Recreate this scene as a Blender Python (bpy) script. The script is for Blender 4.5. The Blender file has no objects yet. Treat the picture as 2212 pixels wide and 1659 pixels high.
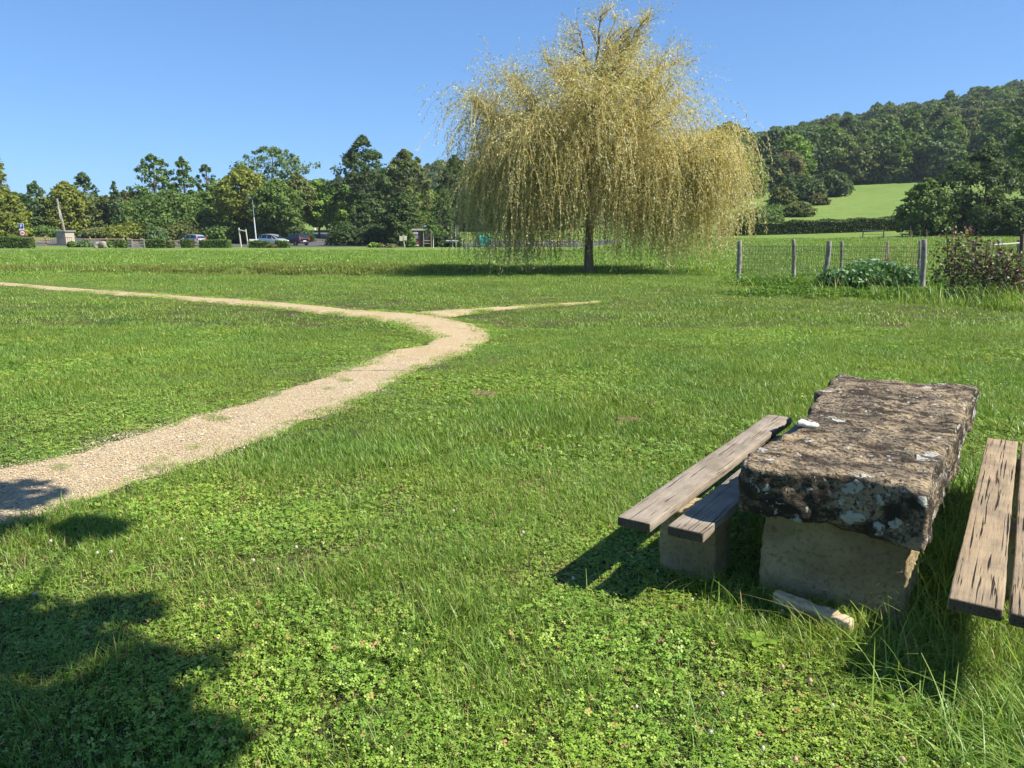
import bpy, math, random
import numpy as np
from mathutils import Vector, Matrix, noise as mn

random.seed(7)
rng = np.random.default_rng(11)
S = bpy.context.scene
COL = S.collection
R = math.radians
PITCH = R(11.02); CAMZ = 1.6; FPX = 1661.0
cp, sp = math.cos(PITCH), math.sin(PITCH)

# ---------------------------------------------------------------- camera, sky, sun, exposure
cam = bpy.data.objects.new('camera', bpy.data.cameras.new('camera'))
COL.objects.link(cam); S.camera = cam
cam.data.sensor_width = 36; cam.data.lens = 36 * FPX / 2212
cam.data.clip_start = 0.05; cam.data.clip_end = 6000
cam.location = (0, 0, CAMZ); cam.rotation_euler = (math.pi / 2 - PITCH, 0, 0)

SUN_EL = R(47); SUN_AZ = R(-19)      # direction towards the sun on the ground, angle from +x
sun_dir = Vector((math.cos(SUN_AZ) * math.cos(SUN_EL), math.sin(SUN_AZ) * math.cos(SUN_EL), math.sin(SUN_EL)))
W = bpy.data.worlds.new('World'); S.world = W; W.use_nodes = True
wn = W.node_tree
bg = wn.nodes['Background']
sky = wn.nodes.new('ShaderNodeTexSky'); sky.sky_type = 'NISHITA'; sky.sun_disc = False
sky.sun_elevation = SUN_EL; sky.sun_rotation = math.pi / 2 - SUN_AZ
sky.altitude = 1800; sky.air_density = 1.0; sky.dust_density = 0.1; sky.ozone_density = 3.0
gam = wn.nodes.new('ShaderNodeGamma'); gam.inputs[1].default_value = 0.65        # the phone's tone curve: a clear, evenly blue sky
tin = wn.nodes.new('ShaderNodeMix'); tin.data_type = 'RGBA'; tin.blend_type = 'MULTIPLY'; tin.inputs[0].default_value = 1.0
tin.inputs[7].default_value = (0.46, 0.74, 1.08, 1)
wn.links.new(sky.outputs[0], gam.inputs[0]); wn.links.new(gam.outputs[0], tin.inputs[6]); wn.links.new(tin.outputs[2], bg.inputs[0])
bg.inputs[1].default_value = 0.145
sl = bpy.data.lights.new('sun', 'SUN'); sl.energy = 5.0; sl.angle = R(0.53); sl.color = (1.0, 0.95, 0.86)
so = bpy.data.objects.new('sun', sl); COL.objects.link(so)
so.rotation_euler = sun_dir.to_track_quat('Z', 'Y').to_euler(); so.location = (30, -10, 40)
S.view_settings.view_transform = 'Standard'; S.view_settings.look = 'None'
S.view_settings.exposure = 1.0; S.view_settings.gamma = 1.0; S.view_settings.use_curve_mapping = False
S.render.engine = 'CYCLES'
S.cycles.max_bounces = 6; S.cycles.diffuse_bounces = 3; S.cycles.glossy_bounces = 2
S.cycles.transmission_bounces = 4; S.cycles.transparent_max_bounces = 4

# ---------------------------------------------------------------- helpers
def ray(x, y):
    xo = (x - 1106) / FPX; yo = (y - 829.5) / FPX
    return xo, cp - yo * sp, -(sp + yo * cp)
def G(x, y, z=0.0):                       # where the line of sight meets height z
    a, b, c = ray(x, y); t = (z - CAMZ) / c
    return a * t, b * t
def ZA(y, F):                             # height of a thing F metres ahead seen at row y
    a, b, c = ray(0, y); return CAMZ + F * c / b
def XA(x, F, z=1.0):
    return (x - 1106) / FPX * (F * cp + (CAMZ - z) * sp)

def sstep(t):
    t = np.clip(t, 0, 1); return t * t * (3 - 2 * t)
PK_A = [-180, -60, -40, -20, -5, 5, 17, 24.5, 32, 45, 75, 110, 180]
PK_Z = [4, 4, 4, 7, 25, 30, 39, 48, 54, 62, 70, 25, 4]
def terrain(x, y):
    x = np.asarray(x, float); y = np.asarray(y, float)
    r = np.hypot(x, y); th = np.degrees(np.arctan2(x, y))
    pk = np.interp(th, PK_A, PK_Z)
    m = sstep((th - 4) / 10.0) * (1 - sstep((th - 95) / 30))
    left = 2.4 * sstep((r - 112) / 45)
    right = 1.3 * sstep((r - 28) / 65) + 9.1 * np.clip((r - 94) / 88, 0, 1) ** 1.1
    base = left * (1 - m) + right * m
    t = np.clip((r - 180) / 240, 0, 1)
    z = base + (pk - base) * (t ** 1.12)
    # shallow pond
    e = ((x + 10.5) / 13.5) ** 2 + ((y - 34.4) / 3.1) ** 2
    z = z - 0.55 * sstep((1.25 - e) / 0.9)
    z = z - 0.12 * sstep(1 - (((x + 5.9) / 1.2) ** 2 + ((y - 31.4) / 1.3) ** 2))
    z = z + 0.035 * np.sin(x * 0.31 + 1) * np.sin(y * 0.27) * sstep((r - 8) / 10)
    return z
def tz(x, y): return float(terrain(x, y))

def tag(o, label=None, cat=None, group=None, kind=None):
    if label: o['label'] = label
    if cat: o['category'] = cat
    if group: o['group'] = group
    if kind: o['kind'] = kind
    return o
def link(o, parent=None):
    COL.objects.link(o)
    if parent: o.parent = parent
    return o
def empty(name, loc, rz=0, label=None, cat=None, group=None):
    o = bpy.data.objects.new(name, None); o.location = loc; o.rotation_euler = (0, 0, rz)
    o.empty_display_size = 0.1
    COL.objects.link(o); return tag(o, label, cat, group)
def mesh_np(name, V, F, mat, smooth=False, tint=None):
    """V (n,3); F list of arrays (k,3)/(k,4)."""
    me = bpy.data.meshes.new(name)
    V = np.asarray(V, np.float32)
    if not isinstance(F, list): F = [F]
    F = [np.asarray(f, np.int32) for f in F if len(f)]
    nl = sum(f.size for f in F); npoly = sum(len(f) for f in F)
    me.vertices.add(len(V)); me.vertices.foreach_set('co', V.ravel())
    me.loops.add(nl); me.polygons.add(npoly)
    me.loops.foreach_set('vertex_index', np.concatenate([f.ravel() for f in F]))
    starts = []; s = 0
    for f in F:
        starts.append(s + np.arange(len(f)) * f.shape[1]); s += f.size
    me.polygons.foreach_set('loop_start', np.concatenate(starts).astype(np.int32))
    if smooth: me.polygons.foreach_set('use_smooth', np.ones(npoly, bool))
    if tint is not None:
        a = me.attributes.new('tint', 'FLOAT', 'POINT'); a.data.foreach_set('value', np.asarray(tint, np.float32))
    me.materials.append(mat); me.update(calc_edges=True); me.validate()
    return me
def obj_np(name, V, F, mat, parent=None, smooth=False, tint=None):
    return link(bpy.data.objects.new(name, mesh_np(name, V, F, mat, smooth, tint)), parent)

class MB:
    def __init__(s): s.v = []; s.f = []
    def add(s, vs, fs):
        o = len(s.v); s.v += [tuple(v) for v in vs]; s.f += [tuple(i + o for i in f) for f in fs]; return s
    def box(s, c, d, rz=0, bev=0.0, rx=0, ry=0):
        M_ = Matrix.Translation(c) @ Matrix.Rotation(rz, 4, 'Z') @ Matrix.Rotation(ry, 4, 'Y') @ Matrix.Rotation(rx, 4, 'X')
        hx, hy, hz = d[0] / 2, d[1] / 2, d[2] / 2
        if bev <= 0:
            vs = [M_ @ Vector((x, y, z)) for z in (-hz, hz) for x, y in ((-hx, -hy), (hx, -hy), (hx, hy), (-hx, hy))]
            fs = [(3, 2, 1, 0), (4, 5, 6, 7)] + [(i, (i + 1) % 4, (i + 1) % 4 + 4, i + 4) for i in range(4)]
        else:
            b = bev; ring = []
            for z, k in ((-hz, b), (-hz + b, 0), (hz - b, 0), (hz, b)):
                ring.append([(-hx + b, -hy + k, z), (hx - b, -hy + k, z), (hx - k, -hy + b, z), (hx - k, hy - b, z),
                             (hx - b, hy - k, z), (-hx + b, hy - k, z), (-hx + k, hy - b, z), (-hx + k, -hy + b, z)])
            vs = [M_ @ Vector(p) for r_ in ring for p in r_]
            fs = [tuple(range(7, -1, -1)), tuple(range(24, 32))]
            for j in range(3):
                for i in range(8): fs.append((j * 8 + i, j * 8 + (i + 1) % 8, j * 8 + 8 + (i + 1) % 8, j * 8 + 8 + i))
        return s.add(vs, fs)
    def tube(s, pts, rad, n=8, cap=True):
        pts = [Vector(p) for p in pts]; k = len(pts)
        if not hasattr(rad, '__len__'): rad = [rad] * k
        vs = []; up = Vector((0.13, 0.31, 0.94)).normalized()
        for i, p in enumerate(pts):
            d = (pts[min(i + 1, k - 1)] - pts[max(i - 1, 0)]).normalized()
            a = d.cross(up)
            if a.length < 0.05: a = d.cross(Vector((1, 0, 0)))
            a.normalize(); b = a.cross(d)
            up = b if b.length > 0 else up
            for j in range(n):
                t = 2 * math.pi * j / n
                vs.append(p + (a * math.cos(t) + b * math.sin(t)) * rad[i])
        fs = [(i * n + j, i * n + (j + 1) % n, (i + 1) * n + (j + 1) % n, (i + 1) * n + j) for i in range(k - 1) for j in range(n)]
        if cap: fs += [tuple(range(n - 1, -1, -1)), tuple(range((k - 1) * n, k * n))]
        return s.add(vs, fs)
    def lathe(s, prof, c=(0, 0, 0), n=16):
        vs = [(c[0] + r_ * math.cos(2 * math.pi * j / n), c[1] + r_ * math.sin(2 * math.pi * j / n), c[2] + z) for r_, z in prof for j in range(n)]
        k = len(prof)
        fs = [(i * n + j, i * n + (j + 1) % n, (i + 1) * n + (j + 1) % n, (i + 1) * n + j) for i in range(k - 1) for j in range(n)]
        fs += [tuple(range(n - 1, -1, -1)), tuple(range((k - 1) * n, k * n))]
        return s.add(vs, fs)
    def build(s, name, mat, parent=None, smooth=False):
        me = bpy.data.meshes.new(name); me.from_pydata(s.v, [], s.f); me.materials.append(mat)
        if smooth:
            me.polygons.foreach_set('use_smooth', np.ones(len(me.polygons), bool))
            try: me.set_sharp_from_angle(angle=R(40))
            except Exception: pass
        me.update()
        return link(bpy.data.objects.new(name, me), parent)

# ---------------------------------------------------------------- materials
class NT:
    def __init__(s, name):
        s.m = bpy.data.materials.new(name); s.m.use_nodes = True; s.t = s.m.node_tree
        s.b = s.t.nodes['Principled BSDF']; s.o = s.t.nodes['Material Output']
    def n(s, ty, **k):
        nd = s.t.nodes.new('ShaderNode' + ty)
        for a, v in k.items():
            if a.startswith('i_'):
                key = a[2:]; key = int(key) if key.isdigit() else key.replace('_', ' ')
                s.set(nd.inputs[key], v)
            else: setattr(nd, a, v)
        return nd
    def set(s, sock, v):
        if hasattr(v, 'is_output') or isinstance(v, bpy.types.NodeSocket): s.t.links.new(v, sock)
        elif isinstance(v, (tuple, list)) and len(v) == 3 and sock.type == 'RGBA': sock.default_value = (*v, 1)
        else: sock.default_value = v
    def coord(s, kind='Object', scale=(1, 1, 1), rot=(0, 0, 0)):
        if kind == 'World': src = s.n('NewGeometry').outputs['Position']
        else: src = s.n('TexCoord').outputs[kind]
        mp = s.n('Mapping'); s.set(mp.inputs[0], src); mp.inputs['Scale'].default_value = scale; mp.inputs['Rotation'].default_value = rot
        return mp.outputs[0]
    def noise(s, vec, scale, detail=4, rough=0.55, dist=0):
        return s.n('TexNoise', i_Vector=vec, i_Scale=scale, i_Detail=detail, i_Roughness=rough, i_Distortion=dist).outputs['Fac']
    def ramp(s, fac, stops, interp='LINEAR'):
        r_ = s.n('ValToRGB'); s.set(r_.inputs[0], fac); cr = r_.color_ramp; cr.interpolation = interp
        while len(cr.elements) < len(stops): cr.elements.new(0.5)
        for e, (p, c) in zip(cr.elements, stops):
            e.position = p; e.color = (*c, 1) if len(c) == 3 else c
        return r_.outputs[0]
    def rng(s, fac, a, b, c=0.0, d=1.0):
        return s.n('MapRange', i_0=fac, i_1=a, i_2=b, i_3=c, i_4=d).outputs[0]
    def mix(s, fac, a, b, mode='MIX'):
        m = s.n('Mix', data_type='RGBA', blend_type=mode)
        s.set(m.inputs[0], fac); s.set(m.inputs[6], a); s.set(m.inputs[7], b); return m.outputs[2]
    def math(s, op, a, b=0.0):
        m = s.n('Math', operation=op); s.set(m.inputs[0], a); s.set(m.inputs[1], b); return m.outputs[0]
    def bump(s, h, strength=0.5, dist=0.01):
        b = s.n('Bump', i_Strength=strength, i_Distance=dist, i_Height=h); s.set(s.b.inputs['Normal'], b.outputs[0]); return b.outputs[0]
    def col(s, c, rough=0.8, spec=0.3):
        s.set(s.b.inputs['Base Color'], c); s.set(s.b.inputs['Roughness'], rough)
        s.b.inputs['Specular IOR Level'].default_value = spec; return s

def leaf_mat(name, stops, trans=0.3, rough=0.55, spec=0.25, wscale=0.0, wamt=0.0, tcol=None, hue=False):
    k = NT(name)
    at = k.n('Attribute', attribute_name='tint').outputs['Fac']
    c = k.ramp(at, stops)
    if wscale:
        nz = k.noise(k.coord('World'), wscale, 3)
        v = k.rng(nz, 0.3, 0.7, 1 - wamt, 1 + wamt)
        if hue:
            n2_ = k.rng(k.noise(k.coord('World'), wscale * 2.3, 4), .35, .65)
            c = k.mix(1.0, c, k.mix(n2_, (.93, .99, 1.0), (1.17, 1.03, .94)), 'MULTIPLY')
        c = k.mix(1.0, c, k.n('CombineColor', i_0=v, i_1=v, i_2=v).outputs[0], 'MULTIPLY')
    k.col(c, rough, spec)
    tr = k.n('BsdfTranslucent')
    tc = k.mix(1.0, c, tcol or (1.25, 1.2, 0.55), 'MULTIPLY'); k.set(tr.inputs[0], tc)
    ms = k.n('MixShader'); ms.inputs[0].default_value = trans
    k.t.links.new(k.b.outputs[0], ms.inputs[1]); k.t.links.new(tr.outputs[0], ms.inputs[2])
    k.t.links.new(ms.outputs[0], k.o.inputs[0])
    return k.m
def plain(name, c, rough=0.7, metal=0, spec=0.4, var=0.15, scale=8):
    k = NT(name); nz = k.noise(k.coord(), scale, 3)
    k.col(k.mix(nz, tuple(x * (1 - var) for x in c), tuple(min(1, x * (1 + var)) for x in c)), rough, spec)
    k.b.inputs['Metallic'].default_value = metal; return k.m

G1, G2, G3, G4 = (0.050, 0.110, 0.012), (0.140, 0.245, 0.034), (0.225, 0.352, 0.060), (0.40, 0.50, 0.14)
STRAW = (0.36, 0.29, 0.13)
M_grass = leaf_mat('grass_blades', [(0.0, STRAW), (0.035, STRAW), (0.05, G1), (0.35, G2), (0.75, G3), (1.0, G4)], 0.36, 0.42, 0.35, 0.35, 0.15, None, True)
M_clover = leaf_mat('clover_leaves', [(0.0, (0.40, 0.27, 0.11)), (0.03, (0.36, 0.29, 0.12)), (0.05, (0.08, 0.17, 0.02)), (0.5, (0.21, 0.355, 0.045)), (1.0, (0.44, 0.54, 0.14))], 0.3, 0.5, 0.25, 0.6, 0.22, None, True)
M_dry = leaf_mat('bank_weeds', [(0, (0.26, 0.19, 0.09)), (0.25, (0.22, 0.23, 0.06)), (0.6, (0.15, 0.24, 0.04)), (1, (0.30, 0.33, 0.07))], 0.3, 0.6)
def tree_mat(name, a, b, c, trans=0.38): return leaf_mat(name, [(0, a), (0.5, b), (1, c)], trans, 0.55, 0.2, 0.13, 0.16)
T = {
 'green': tree_mat('leaves_green', (0.060, 0.104, 0.024), (0.119, 0.189, 0.043), (0.210, 0.297, 0.071)),
 'dark': tree_mat('leaves_dark', (0.036, 0.064, 0.019), (0.070, 0.114, 0.032), (0.124, 0.181, 0.053)),
 'light': tree_mat('leaves_light', (0.095, 0.167, 0.026), (0.176, 0.283, 0.048), (0.276, 0.406, 0.071)),
 'yellow': tree_mat('leaves_yellow', (0.114, 0.142, 0.024), (0.203, 0.239, 0.042), (0.337, 0.355, 0.066)),
 'blue': tree_mat('leaves_bluish', (0.060, 0.104, 0.041), (0.111, 0.176, 0.067), (0.195, 0.275, 0.106)),
 'olive': tree_mat('leaves_olive', (0.075, 0.096, 0.028), (0.135, 0.167, 0.048), (0.237, 0.261, 0.077)),
 'brown': tree_mat('leaves_brown', (0.095, 0.099, 0.035), (0.162, 0.162, 0.057), (0.270, 0.247, 0.095)),
}
M_bark = (lambda k: (k.col(k.mix(k.noise(k.coord('Object', (9, 9, 1.5)), 3, 5), (0.05, 0.038, 0.028), (0.17, 0.14, 0.11)), 0.9, 0.2),
                     k.bump(k.noise(k.coord('Object', (14, 14, 2)), 3, 5), 0.8, 0.03), k.m)[-1])(NT('bark'))
M_wbark = plain('willow_bark', (.20, .16, .11), .9, var=.45, scale=14)
M_wtwig = leaf_mat('willow_twigs', [(0, (0.34, 0.24, 0.06)), (1, (0.68, 0.50, 0.14))], 0.1, 0.5)
M_wbranch = plain('willow_branches', (0.15, 0.11, 0.06), 0.8, var=0.4)
M_wleaf = leaf_mat('willow_leaves', [(0, (0.24, 0.23, 0.08)), (0.5, (0.52, 0.48, 0.24)), (1, (0.76, 0.74, 0.54))], 0.4, 0.45, 0.35)

# ---------------------------------------------------------------- path outline (world metres)
inner = [(-60, 1026), (0, 1020), (200, 975), (300, 945), (430, 900), (560, 868), (650, 835), (740, 806), (850, 760), (900, 752), (945, 745), (942, 730), (900, 712), (860, 697), (790, 686), (700, 678), (600, 668), (400, 651), (200, 634), (50, 618.5), (-200, 606)]
outer = [(-200, 602), (30, 614.5), (200, 627.5), (400, 644), (650, 661), (760, 672), (870, 678), (900, 680), (960, 690), (1010, 700), (1040, 712), (1050, 730), (1000, 765), (900, 795), (800, 845), (700, 890), (560, 945), (420, 1000), (240, 1050), (130, 1095), (0, 1128), (-60, 1150)]
branch = [(905, 676), (1060, 664.2), (1180, 656.8), (1290, 650.1), (1292, 650.5), (1200, 658.0), (1080, 665.8), (960, 684)]
def poly(px): return np.array([G(a, b) for a, b in px])
P_main = poly(inner + outer); P_br = poly(branch)
def sdist(P, x, y):
    """signed distance, negative inside"""
    x = np.asarray(x, float); y = np.asarray(y, float)
    d = np.full(x.shape, 1e9); ins = np.zeros(x.shape, bool)
    n = len(P)
    for i in range(n):
        ax, ay = P[i]; bx, by = P[(i + 1) % n]
        ex, ey = bx - ax, by - ay; L = ex * ex + ey * ey + 1e-12
        t = np.clip(((x - ax) * ex + (y - ay) * ey) / L, 0, 1)
        d = np.minimum(d, np.hypot(x - ax - t * ex, y - ay - t * ey))
        c = ((ay > y) != (by > y)) & (x < (bx - ax) * (y - ay) / (by - ay + 1e-12) + ax)
        ins ^= c
    return np.where(ins, -d, d)
def wob(x, y, s=1.0):
    return (np.sin(x * 5.1 * s + 1.3 * np.sin(y * 3.7 * s)) + np.sin(y * 6.3 * s + 2.1 * np.sin(x * 4.1 * s)) + np.sin((x + y) * 11 * s)) / 3
def pathd(x, y):
    d = np.minimum(sdist(P_main, x, y), sdist(P_br, x, y) + 0.10)
    r = np.hypot(x, y)
    return d + wob(x, y) * 0.045 * np.clip(r / 5, 0.6, 2.5)

# ---------------------------------------------------------------- ground sheet
def axis(lo, hi, fine_lo, fine_hi, fine, grow=1.09):
    a = list(np.arange(fine_lo, fine_hi + 1e-6, fine)); s = fine
    while a[-1] < hi: s *= grow; a.append(a[-1] + s)
    s = fine; b = [fine_lo]
    while b[-1] > lo: s *= grow; b.append(b[-1] - s)
    return np.array(b[1:][::-1] + a)
gx = axis(-2500, 2500, -34, 26, 0.32, 1.055); gy = axis(-600, 3500, 0, 44, 0.32, 1.05)
X, Y = np.meshgrid(gx, gy); Zg = terrain(X, Y)
nx, ny = len(gx), len(gy)
V = np.stack([X, Y, Zg], -1).reshape(-1, 3)
ii = (np.arange(ny - 1)[:, None] * nx + np.arange(nx - 1)[None]).ravel()
Fq = np.stack([ii, ii + 1, ii + nx + 1, ii + nx], -1)
k = NT('meadow_ground')
wc = k.coord('World')
n1 = k.noise(wc, 0.05, 5, 0.6); n2 = k.noise(wc, 0.6, 6, 0.65); n3 = k.noise(wc, 9.0, 4, 0.7)
gcol = k.mix(k.rng(n1, .35, .65), (0.105, 0.185, 0.026), (0.165, 0.255, 0.044))
gcol = k.mix(k.rng(n2, 0.35, 0.7), gcol, (0.085, 0.15, 0.03))
gcol = k.mix(k.rng(n3, 0.4, 0.75), gcol, (0.18, 0.25, 0.06))
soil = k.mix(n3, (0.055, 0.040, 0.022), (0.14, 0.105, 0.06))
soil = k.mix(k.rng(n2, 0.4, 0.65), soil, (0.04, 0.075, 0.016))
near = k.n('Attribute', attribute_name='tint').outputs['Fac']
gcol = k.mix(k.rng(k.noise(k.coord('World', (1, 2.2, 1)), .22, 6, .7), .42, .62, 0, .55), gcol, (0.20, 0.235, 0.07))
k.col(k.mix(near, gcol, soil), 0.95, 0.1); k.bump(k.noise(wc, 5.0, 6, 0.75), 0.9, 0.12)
rr = np.hypot(X, Y).ravel()
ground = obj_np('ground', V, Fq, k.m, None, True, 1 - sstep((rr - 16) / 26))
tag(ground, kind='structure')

# path sheet
k = NT('gravel')
wc = k.coord('World')
vor = k.n('TexVoronoi', i_Vector=wc, i_Scale=55.0); vor2 = k.n('TexVoronoi', i_Vector=wc, i_Scale=130.0)
pc = k.ramp(k.n('SeparateColor', i_0=vor.outputs['Color']).outputs[0], [(0, (0.40, 0.305, 0.165)), (0.5, (0.57, 0.445, 0.255)), (1, (0.66, 0.54, 0.35))])
pc = k.mix(k.rng(k.noise(wc, 1.3, 5, 0.65), 0.42, 0.62), pc, (0.50, 0.37, 0.20))
pc = k.mix(k.rng(vor2.outputs['Distance'], 0.3, 0.6, 0, 0.5), pc, (0.26, 0.19, 0.12))
k.col(pc, 0.95, 0.15); k.bump(k.math('ADD', vor.outputs['Distance'], k.math('MULTIPLY', vor2.outputs['Distance'], 0.5)), 0.9, 0.012)
M_gravel = k.m
x0, y0 = P_main.min(0) - 0.3; x1, y1 = P_main.max(0) + 0.3
def path_mesh(P, pad, name, off=0.0, lim=None):
    lo = P.min(0) - 0.4; hi = P.max(0) + 0.4
    Vs = []; Fs = []; o = 0
    # graded grid: finer close to the camera
    for (ya, yb, st) in ((max(lo[1], 2), 9, 0.05), (9, 16, 0.1), (16, 32, 0.2)):
        if yb <= lo[1]: continue
        xs = np.arange(max(lo[0], -24), hi[0], st); ys = np.arange(ya, yb + 1e-6, st)
        A, B = np.meshgrid(xs, ys)
        inside = sdist(P, A + st / 2, B + st / 2) + wob(A, B) * 0.04 < pad + st * 1.5 + .05
        inside = inside[:-1, :-1]
        idx = (np.arange(len(ys) - 1)[:, None] * len(xs) + np.arange(len(xs) - 1)[None])[inside]
        f = np.stack([idx, idx + 1, idx + len(xs) + 1, idx + len(xs)], -1)
        used = np.unique(f); mp = np.full(A.size, -1); mp[used] = np.arange(len(used)) + o
        z = terrain(A, B) - np.clip(sdist(P, A, B) + wob(A, B) * 0.04 - pad * .3, 0, .3) * .35 + 0.012 + 0.022 * sstep((np.hypot(A, B) - 8) / 8) + off + 0.006 * wob(A, B, 2.0)
        Vs.append(np.stack([A, B, z], -1).reshape(-1, 3)[used]); Fs.append(mp[f]); o += len(used)
    return obj_np(name, np.concatenate(Vs), np.concatenate(Fs), M_gravel, None, True)
tag(path_mesh(P_main, 0.08, 'path'), kind='structure')
tag(path_mesh(P_br, -0.03, 'path', 0.004), kind='structure')

# pond water
k = NT('pond_water'); k.col((0.035, 0.030, 0.015), 0.06, 0.5); k.bump(k.noise(k.coord('World', (1, 3, 1)), 2.0, 3), 0.05, 0.02)
a = np.linspace(0, 2 * math.pi, 65)[:-1]
V = np.stack([-10.5 + 15.5 * np.cos(a), 34.2 + 3.9 * np.sin(a), np.full(64, -0.26)], -1)
V = np.vstack([V, [[-10.5, 34.2, -0.26]]])
tag(obj_np('water', V, np.array([(i, (i + 1) % 64, 64) for i in range(64)]), k.m), kind='structure')

# asphalt: car park strip and the road going up behind it
k = NT('asphalt'); wc = k.coord('World'); nz = k.noise(wc, 60, 3)
ac = k.mix(nz, (0.05, 0.05, 0.052), (0.10, 0.10, 0.10)); ac = k.mix(k.rng(k.noise(wc, 0.4, 4), 0.45, 0.65), ac, (0.12, 0.115, 0.105))
k.col(ac, 0.85, 0.3); k.bump(nz, 0.4, 0.004); M_asphalt = k.m
def sheet(name, mat, pts, dz, kind='structure'):
    """pts: list of (left,right) world pairs along the sheet"""
    Vs = []; n = 8
    for (lx, ly), (rx, ry) in pts:
        for j in range(n + 1):
            x = lx + (rx - lx) * j / n; y = ly + (ry - ly) * j / n
            Vs.append((x, y, tz(x, y) + dz))
    F = [(i * (n + 1) + j, i * (n + 1) + j + 1, (i + 1) * (n + 1) + j + 1, (i + 1) * (n + 1) + j) for i in range(len(pts) - 1) for j in range(n)]
    return tag(obj_np(name, Vs, np.array(F), mat), kind=kind)
sheet('car_park', M_asphalt, [((x, 101.0), (x, 117.0)) for x in np.linspace(-66, 14, 41)], 0.03)
rd = [(108, 655, 770), (118, 652, 745), (126, 655, 720), (134, 668, 716), (142, 684, 718), (150, 700, 728), (160, 716, 742)]
sheet('road', M_asphalt, [((XA(a, F), F), (XA(b, F), F)) for F, a, b in [(F0, np.interp(F0, [r_[0] for r_ in rd], [r_[1] for r_ in rd]), np.interp(F0, [r_[0] for r_ in rd], [r_[2] for r_ in rd])) for F0 in np.linspace(108, 160, 30)]], 0.05)

# ---------------------------------------------------------------- scattering machinery
LIB = {}
def library(name, meshes):
    c = bpy.data.collections.new(name)
    for i, me in enumerate(meshes):
        c.objects.link(bpy.data.objects.new('%s_%02d' % (name, i), me))
    LIB[name] = c; return c
def scatter(name, label, coll, P, rot, scl, idx, kind='stuff'):
    me = bpy.data.meshes.new(name); me.vertices.add(len(P)); me.vertices.foreach_set('co', np.asarray(P, np.float32).ravel())
    a = me.attributes.new('rot', 'FLOAT_VECTOR', 'POINT'); a.data.foreach_set('vector', np.asarray(rot, np.float32).ravel())
    a = me.attributes.new('scl', 'FLOAT_VECTOR', 'POINT'); a.data.foreach_set('vector', np.asarray(scl, np.float32).ravel())
    a = me.attributes.new('pick', 'INT', 'POINT'); a.data.foreach_set('value', np.asarray(idx, np.int32))
    me.update()
    o = link(bpy.data.objects.new(name, me))
    g = bpy.data.node_groups.new(name, 'GeometryNodeTree')
    g.interface.new_socket('Geometry', in_out='INPUT', socket_type='NodeSocketGeometry')
    g.interface.new_socket('Geometry', in_out='OUTPUT', socket_type='NodeSocketGeometry')
    gi = g.nodes.new('NodeGroupInput'); go = g.nodes.new('NodeGroupOutput')
    ip = g.nodes.new('GeometryNodeInstanceOnPoints'); ci = g.nodes.new('GeometryNodeCollectionInfo')
    ci.inputs['Collection'].default_value = coll; ci.inputs['Separate Children'].default_value = True; ci.inputs['Reset Children'].default_value = True
    def na(nm, ty):
        n_ = g.nodes.new('GeometryNodeInputNamedAttribute'); n_.data_type = ty; n_.inputs['Name'].default_value = nm; return n_.outputs[0]
    L = g.links.new
    L(gi.outputs[0], ip.inputs['Points']); L(ci.outputs[0], ip.inputs['Instance']); ip.inputs['Pick Instance'].default_value = True
    L(na('pick', 'INT'), ip.inputs['Instance Index']); L(na('rot', 'FLOAT_VECTOR'), ip.inputs['Rotation']); L(na('scl', 'FLOAT_VECTOR'), ip.inputs['Scale'])
    L(ip.outputs[0], go.inputs[0])
    md = o.modifiers.new('scatter', 'NODES'); md.node_group = g
    return tag(o, label, None, None, kind)

def blades(n, size, h0, h1, w, segs=3, lean=0.5, dry=0.04, tlo=0.05, thi=1.0, round_=True):
    """grass blades as curved tapered ribbons"""
    if round_:
        r_ = size * np.sqrt(rng.random(n)); a = rng.random(n) * 6.283
        bx, by = r_ * np.cos(a), r_ * np.sin(a)
    else: bx, by = (rng.random(n) - .5) * 2 * size, (rng.random(n) - .5) * 2 * size
    h = h0 + (h1 - h0) * rng.random(n) ** 1.6
    az = rng.random(n) * 6.283; ln = lean * (0.2 + rng.random(n)) * h
    fz = az + 1.57 + (rng.random(n) - .5) * 1.2
    ww = w * (0.6 + 0.8 * rng.random(n))
    Vs = []; 
    for s in range(segs + 1):
        t = s / segs
        cx = bx + np.cos(az) * ln * t * t; cy = by + np.sin(az) * ln * t * t; cz = h * (t - 0.25 * t * t * np.minimum(1.6, ln / h)) - 0.004
        if s < segs:
            wt = ww * (1 - 0.75 * t ** 1.5) / 2
            Vs.append(np.stack([cx - np.cos(fz) * wt, cy - np.sin(fz) * wt, cz], -1)); Vs.append(np.stack([cx + np.cos(fz) * wt, cy + np.sin(fz) * wt, cz], -1))
        else: Vs.append(np.stack([cx, cy, cz], -1))
    m = len(Vs); V = np.stack(Vs, 1).reshape(-1, 3); o = np.arange(n) * m
    q = [np.stack([o + 2 * s, o + 2 * s + 1, o + 2 * s + 3, o + 2 * s + 2], -1) for s in range(segs - 1)]
    tr = np.stack([o + 2 * segs - 2, o + 2 * segs - 1, o + 2 * segs], -1)
    t = tlo + (thi - tlo) * np.clip(rng.normal(0.5, 0.22, n), 0, 1); t[rng.random(n) < dry] = 0.0
    return V, (np.concatenate(q) if q else np.zeros((0, 4), int)), tr, np.repeat(t, m)
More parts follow.
